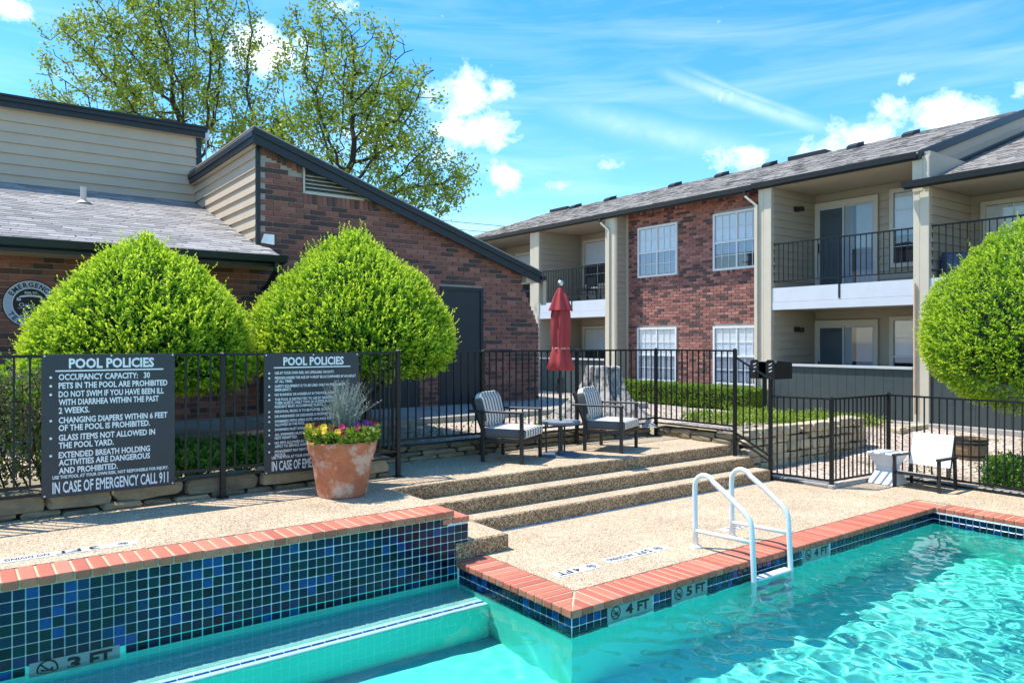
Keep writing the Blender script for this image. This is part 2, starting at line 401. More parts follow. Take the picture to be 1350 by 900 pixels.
mt['bush'] = leaf_mat('privet_leaf', (.085, .24, .010), (.27, .50, .020), .46, tip=(.74, .86, .06))
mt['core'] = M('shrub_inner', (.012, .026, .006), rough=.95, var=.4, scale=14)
mt['hedge'] = leaf_mat('boxwood_leaf', (.055, .145, .018), (.12, .25, .026), .3, tip=(.36, .50, .05))
mt['ivy'] = leaf_mat('ground_cover_leaf', (.035, .125, .018), (.11, .27, .035), .35, tip=(.26, .44, .045))
mt['lime'] = leaf_mat('lime_ground_cover_leaf', (.10, .19, .015), (.22, .34, .03), .35, tip=(.40, .50, .05))
mt['oak'] = leaf_mat('spring_oak_leaf', (.095, .175, .022), (.25, .36, .045), .46, tip=(.46, .56, .07))
mt['dry'] = leaf_mat('dry_vine_leaf', (.15, .16, .06), (.30, .32, .16), .3)
mt['lav'] = leaf_mat('silver_lavender', (.24, .26, .22), (.46, .49, .42), .2)
mt['p_yel'] = M('yellow_petal', (.75, .42, .01), rough=.6); mt['p_mag'] = M('magenta_petal', (.36, .008, .06), rough=.6)
mt['p_pur'] = M('purple_petal', (.07, .012, .16), rough=.6); mt['p_red'] = M('dark_red_petal', (.20, .006, .02), rough=.6)
def stripe_mat(name, ang=0):
    m, N, L, P = mat_new(name)
    P.inputs['Roughness'].default_value = .9
    tc = N.new('ShaderNodeTexCoord')
    sp = N.new('ShaderNodeSeparateXYZ'); L.new(tc.outputs['Object'], sp.inputs[0])
    mu = N.new('ShaderNodeMath'); mu.operation = 'MULTIPLY'; mu.inputs[1].default_value = 1 / .088; L.new(sp.outputs[0], mu.inputs[0])
    fr = N.new('ShaderNodeMath'); fr.operation = 'FRACT'; L.new(mu.outputs[0], fr.inputs[0])
    r = ramp(N, [(0, (.72, .66, .59)), (.28, (.72, .66, .59)), (.34, (.15, .142, .14)), (.66, (.105, .10, .10)), (.71, (.27, .255, .24)), (.76, (.72, .66, .59))])
    L.new(fr.outputs[0], r.inputs[0]); L.new(r.outputs[0], P.inputs['Base Color'])
    t = N.new('ShaderNodeTexNoise'); t.inputs['Scale'].default_value = 400; L.new(tc.outputs['Object'], t.inputs['Vector'])
    bp = N.new('ShaderNodeBump'); bp.inputs['Strength'].default_value = .15; L.new(t.outputs['Fac'], bp.inputs['Height']); L.new(bp.outputs[0], P.inputs['Normal'])
    return m
mt['stripe'] = stripe_mat('striped_cushion_fabric')
def water_mat():
    m, N, L, P = mat_new('pool_water'); N.remove(P)
    g = N.new('ShaderNodeBsdfGlass'); g.inputs['IOR'].default_value = 1.33; g.inputs['Roughness'].default_value = 0
    g.inputs['Color'].default_value = (.86, 1.0, .98, 1)
    L.new(g.outputs[0], N['Material Output'].inputs[0]); return m
mt['water'] = water_mat()

# ================================================================== terrain
def T(x, y):
    up = .67 + .16 * ss(9.0, 10.6, y)
    k = ss(10.0, 15.2, x)
    up = up * (1 - k) + .30 * k
    low = .03 + .20 * ss(11.8, 15.5, x)
    w = max(0.0, x - 13.2)
    s = ss(7.10 - w * .7, 7.28 + w * .5, y)
    return low + (up - low) * s
def in_yard(x, y):
    return (x < 9.3 and y < 8.62) or (x < 9.55 and y < 7.05) or (x < 11.05 and y < 5.62)
def build_ground():
    xs = sorted(set([round(-14 + .4 * i, 3) for i in range(0, 101)] + [9.3, 9.55, 11.05, 13.2]))
    ys = sorted(set([round(-14 + .4 * i, 3) for i in range(0, 111)] + [8.62, 7.05, 5.62, 7.1, 7.16, 7.22, 7.28]))
    xs = [-600, -60] + xs + [70, 700]; ys = [-600, -60] + ys + [90, 900]
    n = len(ys); v = []
    for x in xs:
        for y in ys:
            b = .018 * noise.noise(Vector((x * 1.3, y * 1.3, 0))) if -15 < x < 27 and -15 < y < 31 else 0
            v.append((x, y, T(x, y) + b))
    f = []
    for i in range(len(xs) - 1):
        for j in range(n - 1):
            cx, cy = (xs[i] + xs[i + 1]) / 2, (ys[j] + ys[j + 1]) / 2
            if in_yard(cx, cy) and cx > -14 and cy > -14: continue
            f.append((i * n + j, (i + 1) * n + j, (i + 1) * n + j + 1, i * n + j + 1))
    mb = MB(); mb.v, mb.f = v, f
    o = mb.build('ground', mt['soil'], smooth=True); tag(o, kind='structure')
build_ground()

# ------------------------------------------------------------------ decks, steps, walkway
def slab(name, boxes, mat, bevel=0.0):
    mb = MB()
    for b in boxes: mb.box(*b)
    o = mb.build(name, mat, bevel=bevel, seg=2); tag(o, kind='structure'); return o
pool_deck = MB()
pool_deck.box(4.02, 4.54, -.14, 9.82, 7.06, 0); pool_deck.box(9.8201, 4.54, -.14, 11.06, 5.63, 0); pool_deck.box(9.8202, -14, -.14, 11.06, 4.5399, 0)
pool_deck = tag(pool_deck.build('pool_deck', mt['deck']), kind='structure')
raised = MB(); raised.box(-14, 6.13, -.3, 3.69, 8.63, .46); raised.box(3.6901, 7.05, -.3, 9.32, 8.63, .46)
raised_deck = tag(raised.build('raised_deck', mt['deck']), kind='structure')
def nosed(x0, x1, y0, y1, z0, z1, r=.022):
    """slab with a rounded front edge"""
    prof = [(y1, z0), (y0, z0), (y0, z1 - r), (y0 + r * .3, z1 - r * .3), (y0 + r, z1), (y1, z1)]
    mb = MB(); mb.prism([(x0, y, z) for y, z in prof], (x1 - x0, 0, 0)); return mb
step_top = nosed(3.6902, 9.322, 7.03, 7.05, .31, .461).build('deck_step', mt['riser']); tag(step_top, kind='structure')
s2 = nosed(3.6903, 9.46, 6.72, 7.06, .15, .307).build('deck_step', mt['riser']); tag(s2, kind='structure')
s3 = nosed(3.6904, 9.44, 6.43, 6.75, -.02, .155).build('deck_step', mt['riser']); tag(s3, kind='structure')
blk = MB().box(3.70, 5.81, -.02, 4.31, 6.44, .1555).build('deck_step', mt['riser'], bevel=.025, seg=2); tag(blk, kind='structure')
# pale deck treads laid on the darker steps
for nm, b in (('tread', (3.72, 6.75, .3071, 9.45, 7.029, .3095)), ('tread', (3.72, 6.46, .1552, 9.43, 6.719, .1575))):
    MB().box(*b).build(nm, mt['deck'], s2 if b[2] > .2 else s3)
MB().box(3.73, 5.84, .1556, 4.285, 6.43, .158).build('tread', mt['deck'], blk)
MB().box(3.72, 7.053, .4605, 9.31, 7.30, .4612).build('tread', mt['deck'], step_top)
seam = MB().box(4.32, 6.385, .0005, 9.43, 6.428, .004).build('joint_sealant', mt['marker'], pool_deck)
dj = MB().box(.17, 6.13, .4602, .20, 7.66, .463).build('expansion_joint', mt['black_print'], raised_deck)
walk = MB().box(-14, 9.85, .60, 10.6, 11.585, .845).build('walkway', mt['concrete'], bevel=.01); tag(walk, kind='structure')
for x in np.arange(-4, 10.4, 1.5): MB().box(x - .006, 9.852, .8449, x + .006, 11.58, .8462).build('walkway_joint', mt['potsoil'], walk)
curb = MB(); curb.box(9.56, 5.63, -.1, 9.72, 7.02, .055); curb.box(9.5601, 5.54, -.1, 11.05, 5.629, .05); curb.box(11.06, -14, -.1, 11.2, 5.63, .045)
tag(curb.build('curb', mt['concrete'], bevel=.01), kind='structure')

# ------------------------------------------------------------------ pool
WZ = -.17
def floor_z(x, y): return -1.02 - .42 * ss(1.5, 6.5, x + .35 * (4 - y))
def build_pool():
    sh = MB()
    # floor grid
    xs = [-7 + .5 * i for i in range(33)] + [9.52]; ys = [-9 + .5 * i for i in range(26)] + [4.23, 5.83]
    k = {}
    for x in xs:
        for y in ys: k[x, y] = len(sh.v); sh.v.append((x, y, floor_z(x, y)))
    for i in range(len(xs) - 1):
        for j in range(len(ys) - 1):
            sh.f.append((k[xs[i], ys[j]], k[xs[i + 1], ys[j]], k[xs[i + 1], ys[j + 1]], k[xs[i], ys[j + 1]]))
    def wall(a, b, z1):
        sh.add([(a[0], a[1], -1.7), (b[0], b[1], -1.7), (b[0], b[1], z1), (a[0], a[1], z1)], [(0, 1, 2, 3)])
    wall((-7, 5.83), (3.72, 5.83), -.10); wall((3.72, 5.83), (3.72, 4.23), -.055); wall((3.72, 4.23), (9.52, 4.23), -.055); wall((9.52, 4.23), (9.52, -9), -.055)
    wall((9.52, -9), (-7, -9), -.055); wall((-7, -9), (-7, 5.83), -.10)
    shell = sh.build('pool_shell', mt['plaster']); tag(shell, kind='structure'); shell.cycles.is_caustics_receiver = True
    # entry bench along the raised wall
    BZ = WZ - .25; BY = 5.31
    bb = MB(); r = .03
    bb.prism([(-7, 5.829, -1.5), (-7, BY, -1.5), (-7, BY, BZ - r), (-7, BY + r * .3, BZ - r * .3), (-7, BY + r, BZ), (-7, 5.829, BZ)], (10.719, 0, 0))
    bench = bb.build('pool_bench', mt['plaster'], shell); bench.cycles.is_caustics_receiver = True
    bt_ = MB().box(-7, BY + .15, BZ + .0005, 3.718, 5.82, BZ + .0035).build('bench_tread', mt['bench'], shell); bt_.cycles.is_caustics_receiver = True
    ns = MB().box(-7, BY + .004, BZ - .035, 3.718, BY + .145, BZ + .002).build('bench_nosing', M('sunlit_nosing_white', (.86, .93, .92), rough=.8, var=.06), shell, bevel=.012, seg=2); ns.cycles.is_caustics_receiver = True  # whitened strip: the sunlit bench edge is put into the colour
    tr = unit_box('nosing_tile', mt['blue_trim'], .002, dims=(.098, .03, .006))
    for i in range(60):
        x = 3.66 - .104 * i
        if x < -2.4: break
        o = inst('nosing_tile', tr, shell, (x, BY + .070, BZ + .005)); o.cycles.is_caustics_receiver = True
    # -------------- raised wall with its tiles and coping
    w = MB(); w.box(-7, 5.832, -.34, 3.69, 6.129, .40); w.box(3.6901, 5.833, -.34, 3.85, 5.98, .335)
    rw = w.build('raised_pool_wall', mt['grout_white']); tag(rw, kind='structure')
    P, S = .0735, .0655
    tm = [unit_box('tile', mt['tile'], .004, dims=(S, .012, S))]
    rng = random.Random(4)
    cells = []
    for c in range(150):
        x = 3.845 - P * (c + .5)
        for r_ in range(8):
            z = .392 - P * (r_ + .5)
            if x > 3.60 and z > .335: continue
            if .405 < x < .945 and z < -.10: continue
            cells.append((x, z))
    for k_, (x, z) in enumerate(cells[:300]):
        o = inst('tile', tm[0], rw, (x + rng.uniform(-.001, .001), 5.828 + rng.uniform(-.0015, .0015), z), rot=(rng.uniform(-.012, .012), 0, rng.uniform(-.012, .012)))
    rest = MB()
    for x, z in cells[300:]: rest.box(x - S / 2, 5.822, z - S / 2, x + S / 2, 5.8345, z + S / 2)
    o = rest.build('tile_field', mt['tile_i'], rw); o['kind'] = 'stuff'
    cop = []
    def coping(pts, z0, z1, parent):
        mb = MB(); mb.prism([(x, y, z0) for x, y in pts], (0, 0, z1 - z0))
        return mb.build('coping_brick', mt['coping'], parent, bevel=.011, seg=2)
    W, G = .104, .0095
    full = MB().box(-(W - G) / 2, -.165, 0, (W - G) / 2, .165, .06).mesh('coping_brick', mt['coping'], bevel=.012, seg=2)
    gm = MB(); gm.box(-7, 5.815, .395, 3.68, 6.12, .4545); gm.box(3.70, 4.215, -.06, 4.01, 5.80, -.0055); gm.box(4.0102, 4.215, -.06, 9.81, 4.53, -.0055); gm.box(9.535, -9, -.06, 9.81, 4.2148, -.0055)
    gr = gm.build('coping_grout', mt['grout'], shell)
    rj = random.Random(8)
    j_ = lambda a: rj.uniform(-a, a)
    i = 0
    x = 3.685 - W / 2
    while x > -1.6:
        inst('coping_brick', full, rw, (x, 5.965 + j_(.004), .40 + j_(.002)), rot=(j_(.006), j_(.006), j_(.006))); x -= W
    o = MB().box(-7, 5.80, .40, x + W / 2 - .01, 6.13, .459).build('coping_run', mt['coping'], rw)
    # broken lower end of the raised wall
    for q in range(3): inst('coping_brick', full, rw, (3.61 + .10 * q, 5.955, .335), scale=(.93, .85, .9))
    # return along Y
    y = 5.79 - W / 2
    while y - W / 2 > 4.54 - .02:
        inst('coping_brick', full, shell, (3.855 + j_(.003), y, -.06 + j_(.0015)), rot=(0, 0, math.pi / 2 + j_(.006))); y -= W
    y1 = y + W / 2 - G / 2
    n = 3; st = (y1 - 4.2) / n
    for q in range(n):
        a, b = y1 - q * st, y1 - (q + 1) * st + G
        f = lambda t: min(4.02, 3.69 + (t - 4.2) * .33 / .34 - .006)
        coping([(3.69, b), (max(3.70, f(b)), b), (f(a), a), (3.69, a)], -.06, 0, shell)
    # ladder side along X
    x0 = 4.03; n = 3; st = (x0 - 3.69) / n
    for q in range(n):
        a, b = 3.69 + q * st + (.012 if q == 0 else 0), 3.69 + (q + 1) * st - G
        g = lambda t: min(4.54, 4.2 + (t - 3.69) * .34 / .33 - .010)
        coping([(a, 4.2), (b, 4.2), (b, g(b)), (a, max(4.203, g(a)))], -.06, 0, shell)
    x = x0 + W / 2
    while x + W / 2 < 9.85:
        inst('coping_brick', full, shell, (x, 4.37 + j_(.003), -.06 + j_(.0015)), rot=(0, 0, j_(.006)), scale=(1, 1.03, 1)); x += W
    y = 4.19 - W / 2
    while y > -1.5:
        inst('coping_brick', full, shell, (9.672 + j_(.003), y, -.06 + j_(.0015)), rot=(0, 0, math.pi / 2 + j_(.006)), scale=(1, .92, 1)); y -= W
    # tile band under the lower coping
    band = MB(); bg = MB()
    skip = [(4.06, 4.60), (4.80, 5.29), (6.73, 7.23)]
    cnt = 0
    tmb = unit_box('tile', mt['tile'], .004, dims=(S, .012, S))
    def band_tile(u, face, z):
        nonlocal cnt
        if face == 'y':
            if any(a < u < b for a, b in skip): return
            loc, rot = (u, 4.226, z), (0, 0, 0)
        elif face == 'x1': loc, rot = (3.716, u, z), (0, 0, math.pi / 2)
        else: loc, rot = (9.516, u, z), (0, 0, math.pi / 2)
        if cnt < 300 and z > -.2:
            inst('tile', tmb, shell, loc, rot=rot); cnt += 1
        elif face == 'y': band.box(u - S / 2, 4.22, z - S / 2, u + S / 2, 4.233, z + S / 2)
        else: band.box(loc[0] - .006, u - S / 2, z - S / 2, loc[0] + .006, u + S / 2, z + S / 2)
    for z in (-.0985, -.172, -.2455):
        u = 3.755
        while u < 9.5: band_tile(u, 'y', z); u += P
        u = 4.27
        while u < 5.80: band_tile(u, 'x1', z); u += P
        u = 4.19
        while u > -1: band_tile(u, 'x2', z); u -= P
    o = band.build('tile_field', mt['tile_i'], shell); o['kind'] = 'stuff'
    bg.box(3.719, 4.229, -.29, 9.521, 4.26, -.056); bg.box(3.719, 4.262, -.29, 3.75, 5.81, -.056); bg.box(9.5185, -9, -.29, 9.55, 4.227, -.056)
    bg.build('band_grout', mt['grout_white'], shell)
    for (a, b) in skip:
        MB().box(a + .015, 4.219, -.235, b - .015, 4.2288, -.068).build('depth_marker_tile', mt['band_marker'], shell)
    MB().box(.41, 5.818, -.245, .94, 5.8315, -.105).build('depth_marker_tile', mt['band_marker'], rw)
    return shell, rw
shell, raised_wall = build_pool()

def build_water():
    D = .03
    nx = int((9.53 + 6.99) / D) + 1; ny = int((5.835 + 8.99) / D) + 1
    xs = np.linspace(-6.99, 9.525, nx); ys = np.linspace(-8.99, 5.832, ny)
    X, Y = np.meshgrid(xs, ys, indexing='ij')
    Z = np.zeros_like(X)
    rng = np.random.RandomState(3)
    # sum of many small travelling ripples, stronger out in the open water
    for k in range(60):
        lam = rng.uniform(.11, .27); th = rng.uniform(0, 2 * math.pi) if k % 2 else rng.normal(2.4, .7); ph = rng.uniform(0, 6.28)
        kx, ky = 2 * math.pi / lam * math.cos(th), 2 * math.pi / lam * math.sin(th)
        wob = .8 * np.sin(X * rng.uniform(.4, 1.4) + Y * rng.uniform(.4, 1.4) + rng.uniform(0, 6))
        env = .5 + .5 * np.sin(X * rng.uniform(.3, 1.1) + Y * rng.uniform(-1.1, 1.1) + rng.uniform(0, 6))
        Z += env * .00052 * (lam / .19) ** 1.2 * np.sin(kx * X + ky * Y + ph + wob)
    def sm(a, b, t):
        t = np.clip((t - a) / (b - a), 0, 1); return t * t * (3 - 2 * t)
    amp = .12 + 1.1 * sm(2.6, 5.0, X + .55 * np.maximum(0, 4.2 - Y) * 0 + .0) + .45 * sm(4.8, 2.5, Y) * sm(0, 2.5, X)
    Z = WZ + Z * amp
    V = np.stack([X, Y, Z], -1).reshape(-1, 3)
    idx = np.arange(nx * ny).reshape(nx, ny)
    q = np.stack([idx[:-1, :-1], idx[1:, :-1], idx[1:, 1:], idx[:-1, 1:]], -1)
    cx = (X[:-1, :-1] + X[1:, 1:]) / 2; cy = (Y[:-1, :-1] + Y[1:, 1:]) / 2
    keep = ~((cx > 3.735) & (cy > 4.245))
    q = q[keep].reshape(-1, 4)
    me = np_mesh('pool_water', V, q, mt['water'], smooth=True)
    o = bpy.data.objects.new('pool_water', me); COL.objects.link(o)
    o.cycles.is_caustics_caster = True
    tag(o, kind='structure')

def np_mesh(name, V, Q, mat, smooth=False, attr=None):
    me = bpy.data.meshes.new(name)
    V = np.ascontiguousarray(V, dtype=np.float32); Q = np.ascontiguousarray(Q, dtype=np.int32); k = Q.shape[1]
    me.vertices.add(len(V)); me.vertices.foreach_set('co', V.ravel())
    me.loops.add(Q.size); me.loops.foreach_set('vertex_index', Q.ravel())
    me.polygons.add(len(Q)); me.polygons.foreach_set('loop_start', np.arange(0, Q.size, k, dtype=np.int32))
    me.polygons.foreach_set('use_smooth', np.full(len(Q), smooth, dtype=bool))
    if attr is not None:
        a = me.attributes.new('tip', 'FLOAT', 'POINT'); a.data.foreach_set('value', np.ascontiguousarray(attr, dtype=np.float32))
    me.update(calc_edges=True); me.validate()
    if mat: me.materials.append(mat)
    return me
build_water()

# ------------------------------------------------------------------ lettering
_tc = {}
def text_geo(s, bold=0.0):
    key = (s, bold)
    if key not in _tc:
        c = bpy.data.curves.new('t', 'FONT'); c.body = s; c.size = 1.0; c.resolution_u = 2; c.offset = bold; c.align_x = 'LEFT'
        o = bpy.data.objects.new('t', c)
        me = bpy.data.meshes.new_from_object(o)
        v = [tuple(q.co) for q in me.vertices]; f = [tuple(p.vertices) for p in me.polygons]
        bpy.data.objects.remove(o); bpy.data.curves.remove(c); bpy.data.meshes.remove(me)
        xs = [q[0] for q in v] or [0]
        _tc[key] = (v, f, min(xs), max(xs))
    return _tc[key]
def put_text(mb, s, fn, x, y, h, width=None, xs=1.0, bold=0.0, align='L'):
    """h = cap height; text baseline at (x,y) in a 2D space mapped by fn(u,v)"""
    v, f, a, b = text_geo(s, bold)
    sy = h / .70
    sx = (width / (b - a)) if width else sy * xs
    off = 0 if align == 'L' else (-(b - a) * sx / 2 if align == 'C' else -(b - a) * sx)
    mb.add([fn(x + off + (q[0] - a) * sx, y + q[1] * sy) for q in v], f)
    return (b - a) * sx
def ring(mb, fn, cx, cy, r0, r1, n=28, a0=0, a1=2 * math.pi):
    k = len(mb.v)
    for i in range(n + 1):
        a = a0 + (a1 - a0) * i / n
        mb.v.append(tuple(fn(cx + r0 * math.cos(a), cy + r0 * math.sin(a)))); mb.v.append(tuple(fn(cx + r1 * math.cos(a), cy + r1 * math.sin(a))))
    for i in range(n): mb.f.append((k + 2 * i, k + 2 * i + 1, k + 2 * i + 3, k + 2 * i + 2))
def rect2(mb, fn, x0, y0, x1, y1): mb.add([fn(x0, y0), fn(x1, y0), fn(x1, y1), fn(x0, y1)], [(0, 1, 2, 3)])
def line2(mb, fn, x0, y0, x1, y1, w):
    d = Vector((x1 - x0, y1 - y0)).normalized(); p = Vector((-d.y, d.x)) * w / 2
    mb.add([fn(x0 - p.x, y0 - p.y), fn(x1 - p.x, y1 - p.y), fn(x1 + p.x, y1 + p.y), fn(x0 + p.x, y0 + p.y)], [(0, 1, 2, 3)])
def no_dive(mb, fn, cx, cy, r):
    ring(mb, fn, cx, cy, r * .82, r)
    line2(mb, fn, cx - r * .62, cy + r * .62, cx + r * .62, cy - r * .62, r * .16)
    line2(mb, fn, cx - r * .6, cy + r * .05, cx + r * .05, cy - r * .25, r * .2); line2(mb, fn, cx + r * .05, cy - r * .25, cx + r * .5, cy + r * .15, r * .16)
    ring(mb, fn, cx + r * .38, cy - r * .1, 0, r * .13, 10)
    line2(mb, fn, cx - r * .7, cy - r * .45, cx + r * .7, cy - r * .45, r * .09)
# depth figures on the upright tile bands
def band_text(parent, plane_y, a, s, zc, h, wid):
    mb = MB(); fn = lambda u, v: Vector((u, plane_y, v))
    no_dive(mb, fn, a + wid * .18, zc, h * .72)
    put_text(mb, s.split()[0], fn, a + wid * .40, zc - h * .5, h, width=wid * .16, bold=.04)
    put_text(mb, s.split()[1], fn, a + wid * .66, zc - h * .5, h, width=wid * .27, bold=.04)
    mb.build('depth_lettering', mt['black_print'], parent)['kind'] = 'stuff'
band_text(shell, 4.2165, 4.075, '4 FT', -.118, .072, .50); band_text(shell, 4.2165, 4.815, '5 FT', -.118, .072, .46); band_text(shell, 4.2165, 6.745, '4 FT', -.118, .072, .47)
band_text(raised_wall, 5.8155, .42, '3 FT', -.165, .088, .51)
# markers set into the deck, lettered to be read from the steps (upside down from the pool)
def deck_marker(parent, x0, x1, y0, y1, z, parts):
    m = MB().box(x0, y0, z + .0005, x1, y1, z + .004).build('depth_marker_tile', mt['marker'], parent)
    mb = MB(); fn = lambda u, v: Vector((x1 - u, y1 - v, z + .0055))
    hgt = y1 - y0
    for kind, s, u, wid, hh in parts:
        if kind == 'sym':
            no_dive(mb, fn, u + wid / 2, hgt / 2, hh / 2)
        else: put_text(mb, s, fn, u, (hgt - hh) / 2, hh, width=wid, bold=.02)
    mb.build('depth_lettering', mt['black_print'], m)['kind'] = 'stuff'
deck_marker(pool_deck, 4.13, 4.64, 4.86, 4.99, 0, [('sym', '', .03, .10, .09), ('t', '4', .22, .06, .085), ('t', 'FT', .32, .15, .085)])
deck_marker(pool_deck, 4.77, 5.56, 4.90, 5.03, 0, [('sym', '', .04, .10, .09), ('t', '5', .20, .055, .085), ('t', 'FT', .28, .12, .085), ('t', 'NO DIVING', .44, .32, .06)])
deck_marker(pool_deck, 6.52, 7.02, 4.98, 5.10, 0, [('sym', '', .03, .10, .08), ('t', '5', .18, .055, .08), ('t', 'FT', .27, .13, .08)])
deck_marker(raised_deck, .28, 1.14, 6.29, 6.41, .46, [('sym', '', .05, .08, .07), ('t', '3', .25, .07, .085), ('t', 'FT', .37, .16, .085), ('t', 'NO DIVING', .57, .27, .06)])

# ================================================================== clubhouse (brick gable and siding)
YG = 11.6
XG = 3.81
club = tag(empty('clubhouse', (6.5, 11.6, .85)), 'brick clubhouse with sloping shed roof and beige siding walls behind the shrubs', 'building')
def wedge_boards(name, fr, u0, u1, v0, v1, exposure, mat, parent, prouds=(.006, .036)):
    """lap boards, each thicker at its lower edge; one shared mesh"""
    n = max(1, round((v1 - v0) / exposure)); h = (v1 - v0) / n
    mb = MB()
    a = [(fr.p(u0, 0, -.004), fr.p(u0, h + .012, -.004), fr.p(u0, h + .012, prouds[0] - .004), fr.p(u0, 0, prouds[1]))][0]
    mb.prism([Vector(q) for q in a], fr.u * (u1 - u0))
    me = mb.mesh(name, mat)
    for i in range(n): inst(name, me, parent, (0, 0, v0 + i * h))
def roofz(x): return 5.10 - (x - 3.80) * .3375     # underside line of the rake
def build_club():
    cl = club
    BL, BH, J = .244, .0835, .0145
    # backing walls
    wb = MB()
    wb.prism([(XG, YG + .02, .5), (9.33, YG + .02, .5), (9.33, YG + .02, 2.30), (8.90, YG + .02, 3.12), (8.90, YG + .02, roofz(8.90)), (XG, YG + .02, roofz(XG) - .02)], (0, .22, 0))
    wb.box(-8, YG + .0205, .5, XG, YG + .239, 3.44)
    wall = wb.build('wall', mt['mortar'], cl)
    doors = [(7.05, 7.99, 2.995), (5.53, 6.63, 2.93), (1.62, 2.45, 2.90)]
    vent = (4.497, 5.60, 4.373, 4.80)
    rng = random.Random(12)
    cells, soldiers = [], []
    row = 0; z = .86
    while z < 5.2:
        x = -2.2 + (row % 2) * BL / 2
        while x < 9.4:
            xc, zc = x + BL / 2, z + BH / 2
            right = 9.335 if zc < 2.30 else max(8.90, 9.335 - (zc - 2.30) * .50)
            ok = True; x0, x1 = x, x + BL
            top = roofz(max(xc, XG)) if xc > XG - .02 else 3.30
            if zc + BH / 2 > top - .005: ok = False
            if xc < XG and x1 > XG: pass
            x1 = min(x1, right)
            if x1 - x0 < .06: ok = False
            for (a, b, t) in doors:
                if zc < t + .01 and x1 > a and x0 < b:
                    if x0 < a and a - x0 > .05: x1 = a
                    elif x1 > b and x1 - b > .05: x0 = b
                    else: ok = False
            if 4.20 < zc < 4.85 and x1 > 4.497 and x0 < 5.80 and xc > XG:
                if x0 < 4.497 and 4.497 - x0 > .05: x1 = 4.497
                elif x1 > 5.80 and x1 - 5.80 > .05: x0 = 5.80
                else: ok = False
            if ok: cells.append((x0 + J / 2, x1 - J / 2, z + J / 2, z + BH - J / 2))
            x += BL
        z += BH; row += 1
    # soldier course under the vent and at the wall top
    x = 4.50
    while x < 5.78:
        soldiers.append((x + .004, x + .070, 4.205, min(4.36, roofz(x + .08) - .02))); x += .0815
    x = XG + .03
    while x < 4.48: soldiers.append((x, x + .066, roofz(x) - .21, roofz(x + .08) - .015)); x += .0815
    cells = [c for c in cells if not (c[1] > XG + .02 and c[0] < 4.5 and c[3] > roofz((c[0] + c[1]) / 2) - .215)]
    def hidden(c):
        x, z = (c[0] + c[1]) / 2, (c[2] + c[3]) / 2
        if x < .95 and 1.9 < z: return 0
        if x > 5.6 and z > 1.85: return 0
        if x > 3.8 and z > 3.55: return 0
        if x > 8.0: return 1
        return 2
    cells.sort(key=lambda c: (hidden(c), (c[0] + c[1]) * .5 * -0.0 + (c[0] + c[1]) ** 2 * .0 + rng.random() * .001))
    me = unit_box('brick', mt['brick'], .0)
    full = MB().box(-.5, -.5, -.5, .5, .5, .5).mesh('brick', mt['brick'])
    bev = unit_box('brick', mt['brick'], .006, dims=(BL - J, .03, BH - J))
    for c in soldiers:
        inst('brick', bev, cl, ((c[0] + c[1]) / 2, YG + .014, (c[2] + c[3]) / 2), scale=((c[3] - c[2]) / (BL - J), 1, (c[1] - c[0]) / (BH - J)), rot=(0, math.pi / 2, 0))
    k = 300 - len(soldiers)
    for c in cells[:k]:
        inst('brick', bev, cl, ((c[0] + c[1]) / 2, YG + .014 + rng.uniform(-.003, .003), (c[2] + c[3]) / 2), scale=((c[1] - c[0]) / (BL - J), 1, (c[3] - c[2]) / (BH - J)))
    rest = MB()
    for c in cells[k:]:
        q = rng.uniform(-.003, .003); rest.box(c[0], YG - .001 + q, c[2], c[1], YG + .029, c[3])
    o = rest.build('brickwork', mt['brick_i'], cl); o['kind'] = 'stuff'
    # doors
    for (a, b, t) in doors:
        d = MB().box(a + .06, YG + .012, .85, b - .06, YG + .018, t - .07).build('door', mt['door'], cl)
        f = MB(); f.box(a, YG - .012, .85, a + .06, YG + .0195, t); f.box(b - .06, YG - .012, .85, b, YG + .0195, t); f.box(a + .0605, YG - .0121, t - .07, b - .0605, YG + .0194, t - .001)
        f.build('door_frame', mt['dark_trim'], d)
        MB().tube([(a + .13, YG + .012, 1.85), (a + .13, YG - .05, 1.85)], .022, 10).lathe([(.0, 0), (.03, .0), (.035, .02), (0, .04)], 10, (a + .13, YG - .07, 1.83)).build('handle', mt['silver'], d)
    # louvred vent
    v = MB(); v.prism([(4.497, YG + .012, 4.373), (5.62, YG + .012, 4.373), (4.497, YG + .012, roofz(4.497) - .02)], (0, .007, 0))
    vent_o = v.build('vent', mt['room'], cl)  # dark backing: the shade between the louvres is put into its colour
    fr = MB(); fr.bar((4.515, YG - .004, 4.36), (4.515, YG - .004, roofz(4.515) - .01), .035, .03); fr.bar((4.534, YG - .0045, 4.376), (5.56, YG - .0045, 4.376), .03, .035)
    fr.build('vent_frame', mt['win_cream'], vent_o)
    for i in range(5):
        z = 4.42 + i * .062; xe = 3.80 + (5.05 - z) / .3375 - .02
        if xe > 4.7: MB().prism([(4.54, YG + .010, z), (4.54, YG - .018, z - .02), (4.54, YG - .014, z - .028), (4.54, YG + .012, z - .008)], (xe - 4.54, 0, 0)).build('louvre', mt['win_cream'], vent_o)
    # shed roof: rake fascia, roof slab, soffit
    a, b = Vector((3.66, 0, roofz(3.66) + .02)), Vector((9.26, 0, roofz(9.26) + .02))
    def strip(y0, y1, h0, h1): return MB().prism([(a.x, y0, a.z + h0), (b.x, y0, b.z + h0), (b.x, y0, b.z + h1), (a.x, y0, a.z + h1)], (0, y1 - y0, 0))
    strip(YG - .16, YG - .125, -.15, .055).build('rake_board', mt['dark_trim'], cl)
    strip(YG - .185, YG - .1605, -.02, .075).build('rake_trim', mt['dark_trim'], cl)
    strip(YG - .1245, 19.5, -.02, .05).build('soffit_deck', mt['siding'], cl)
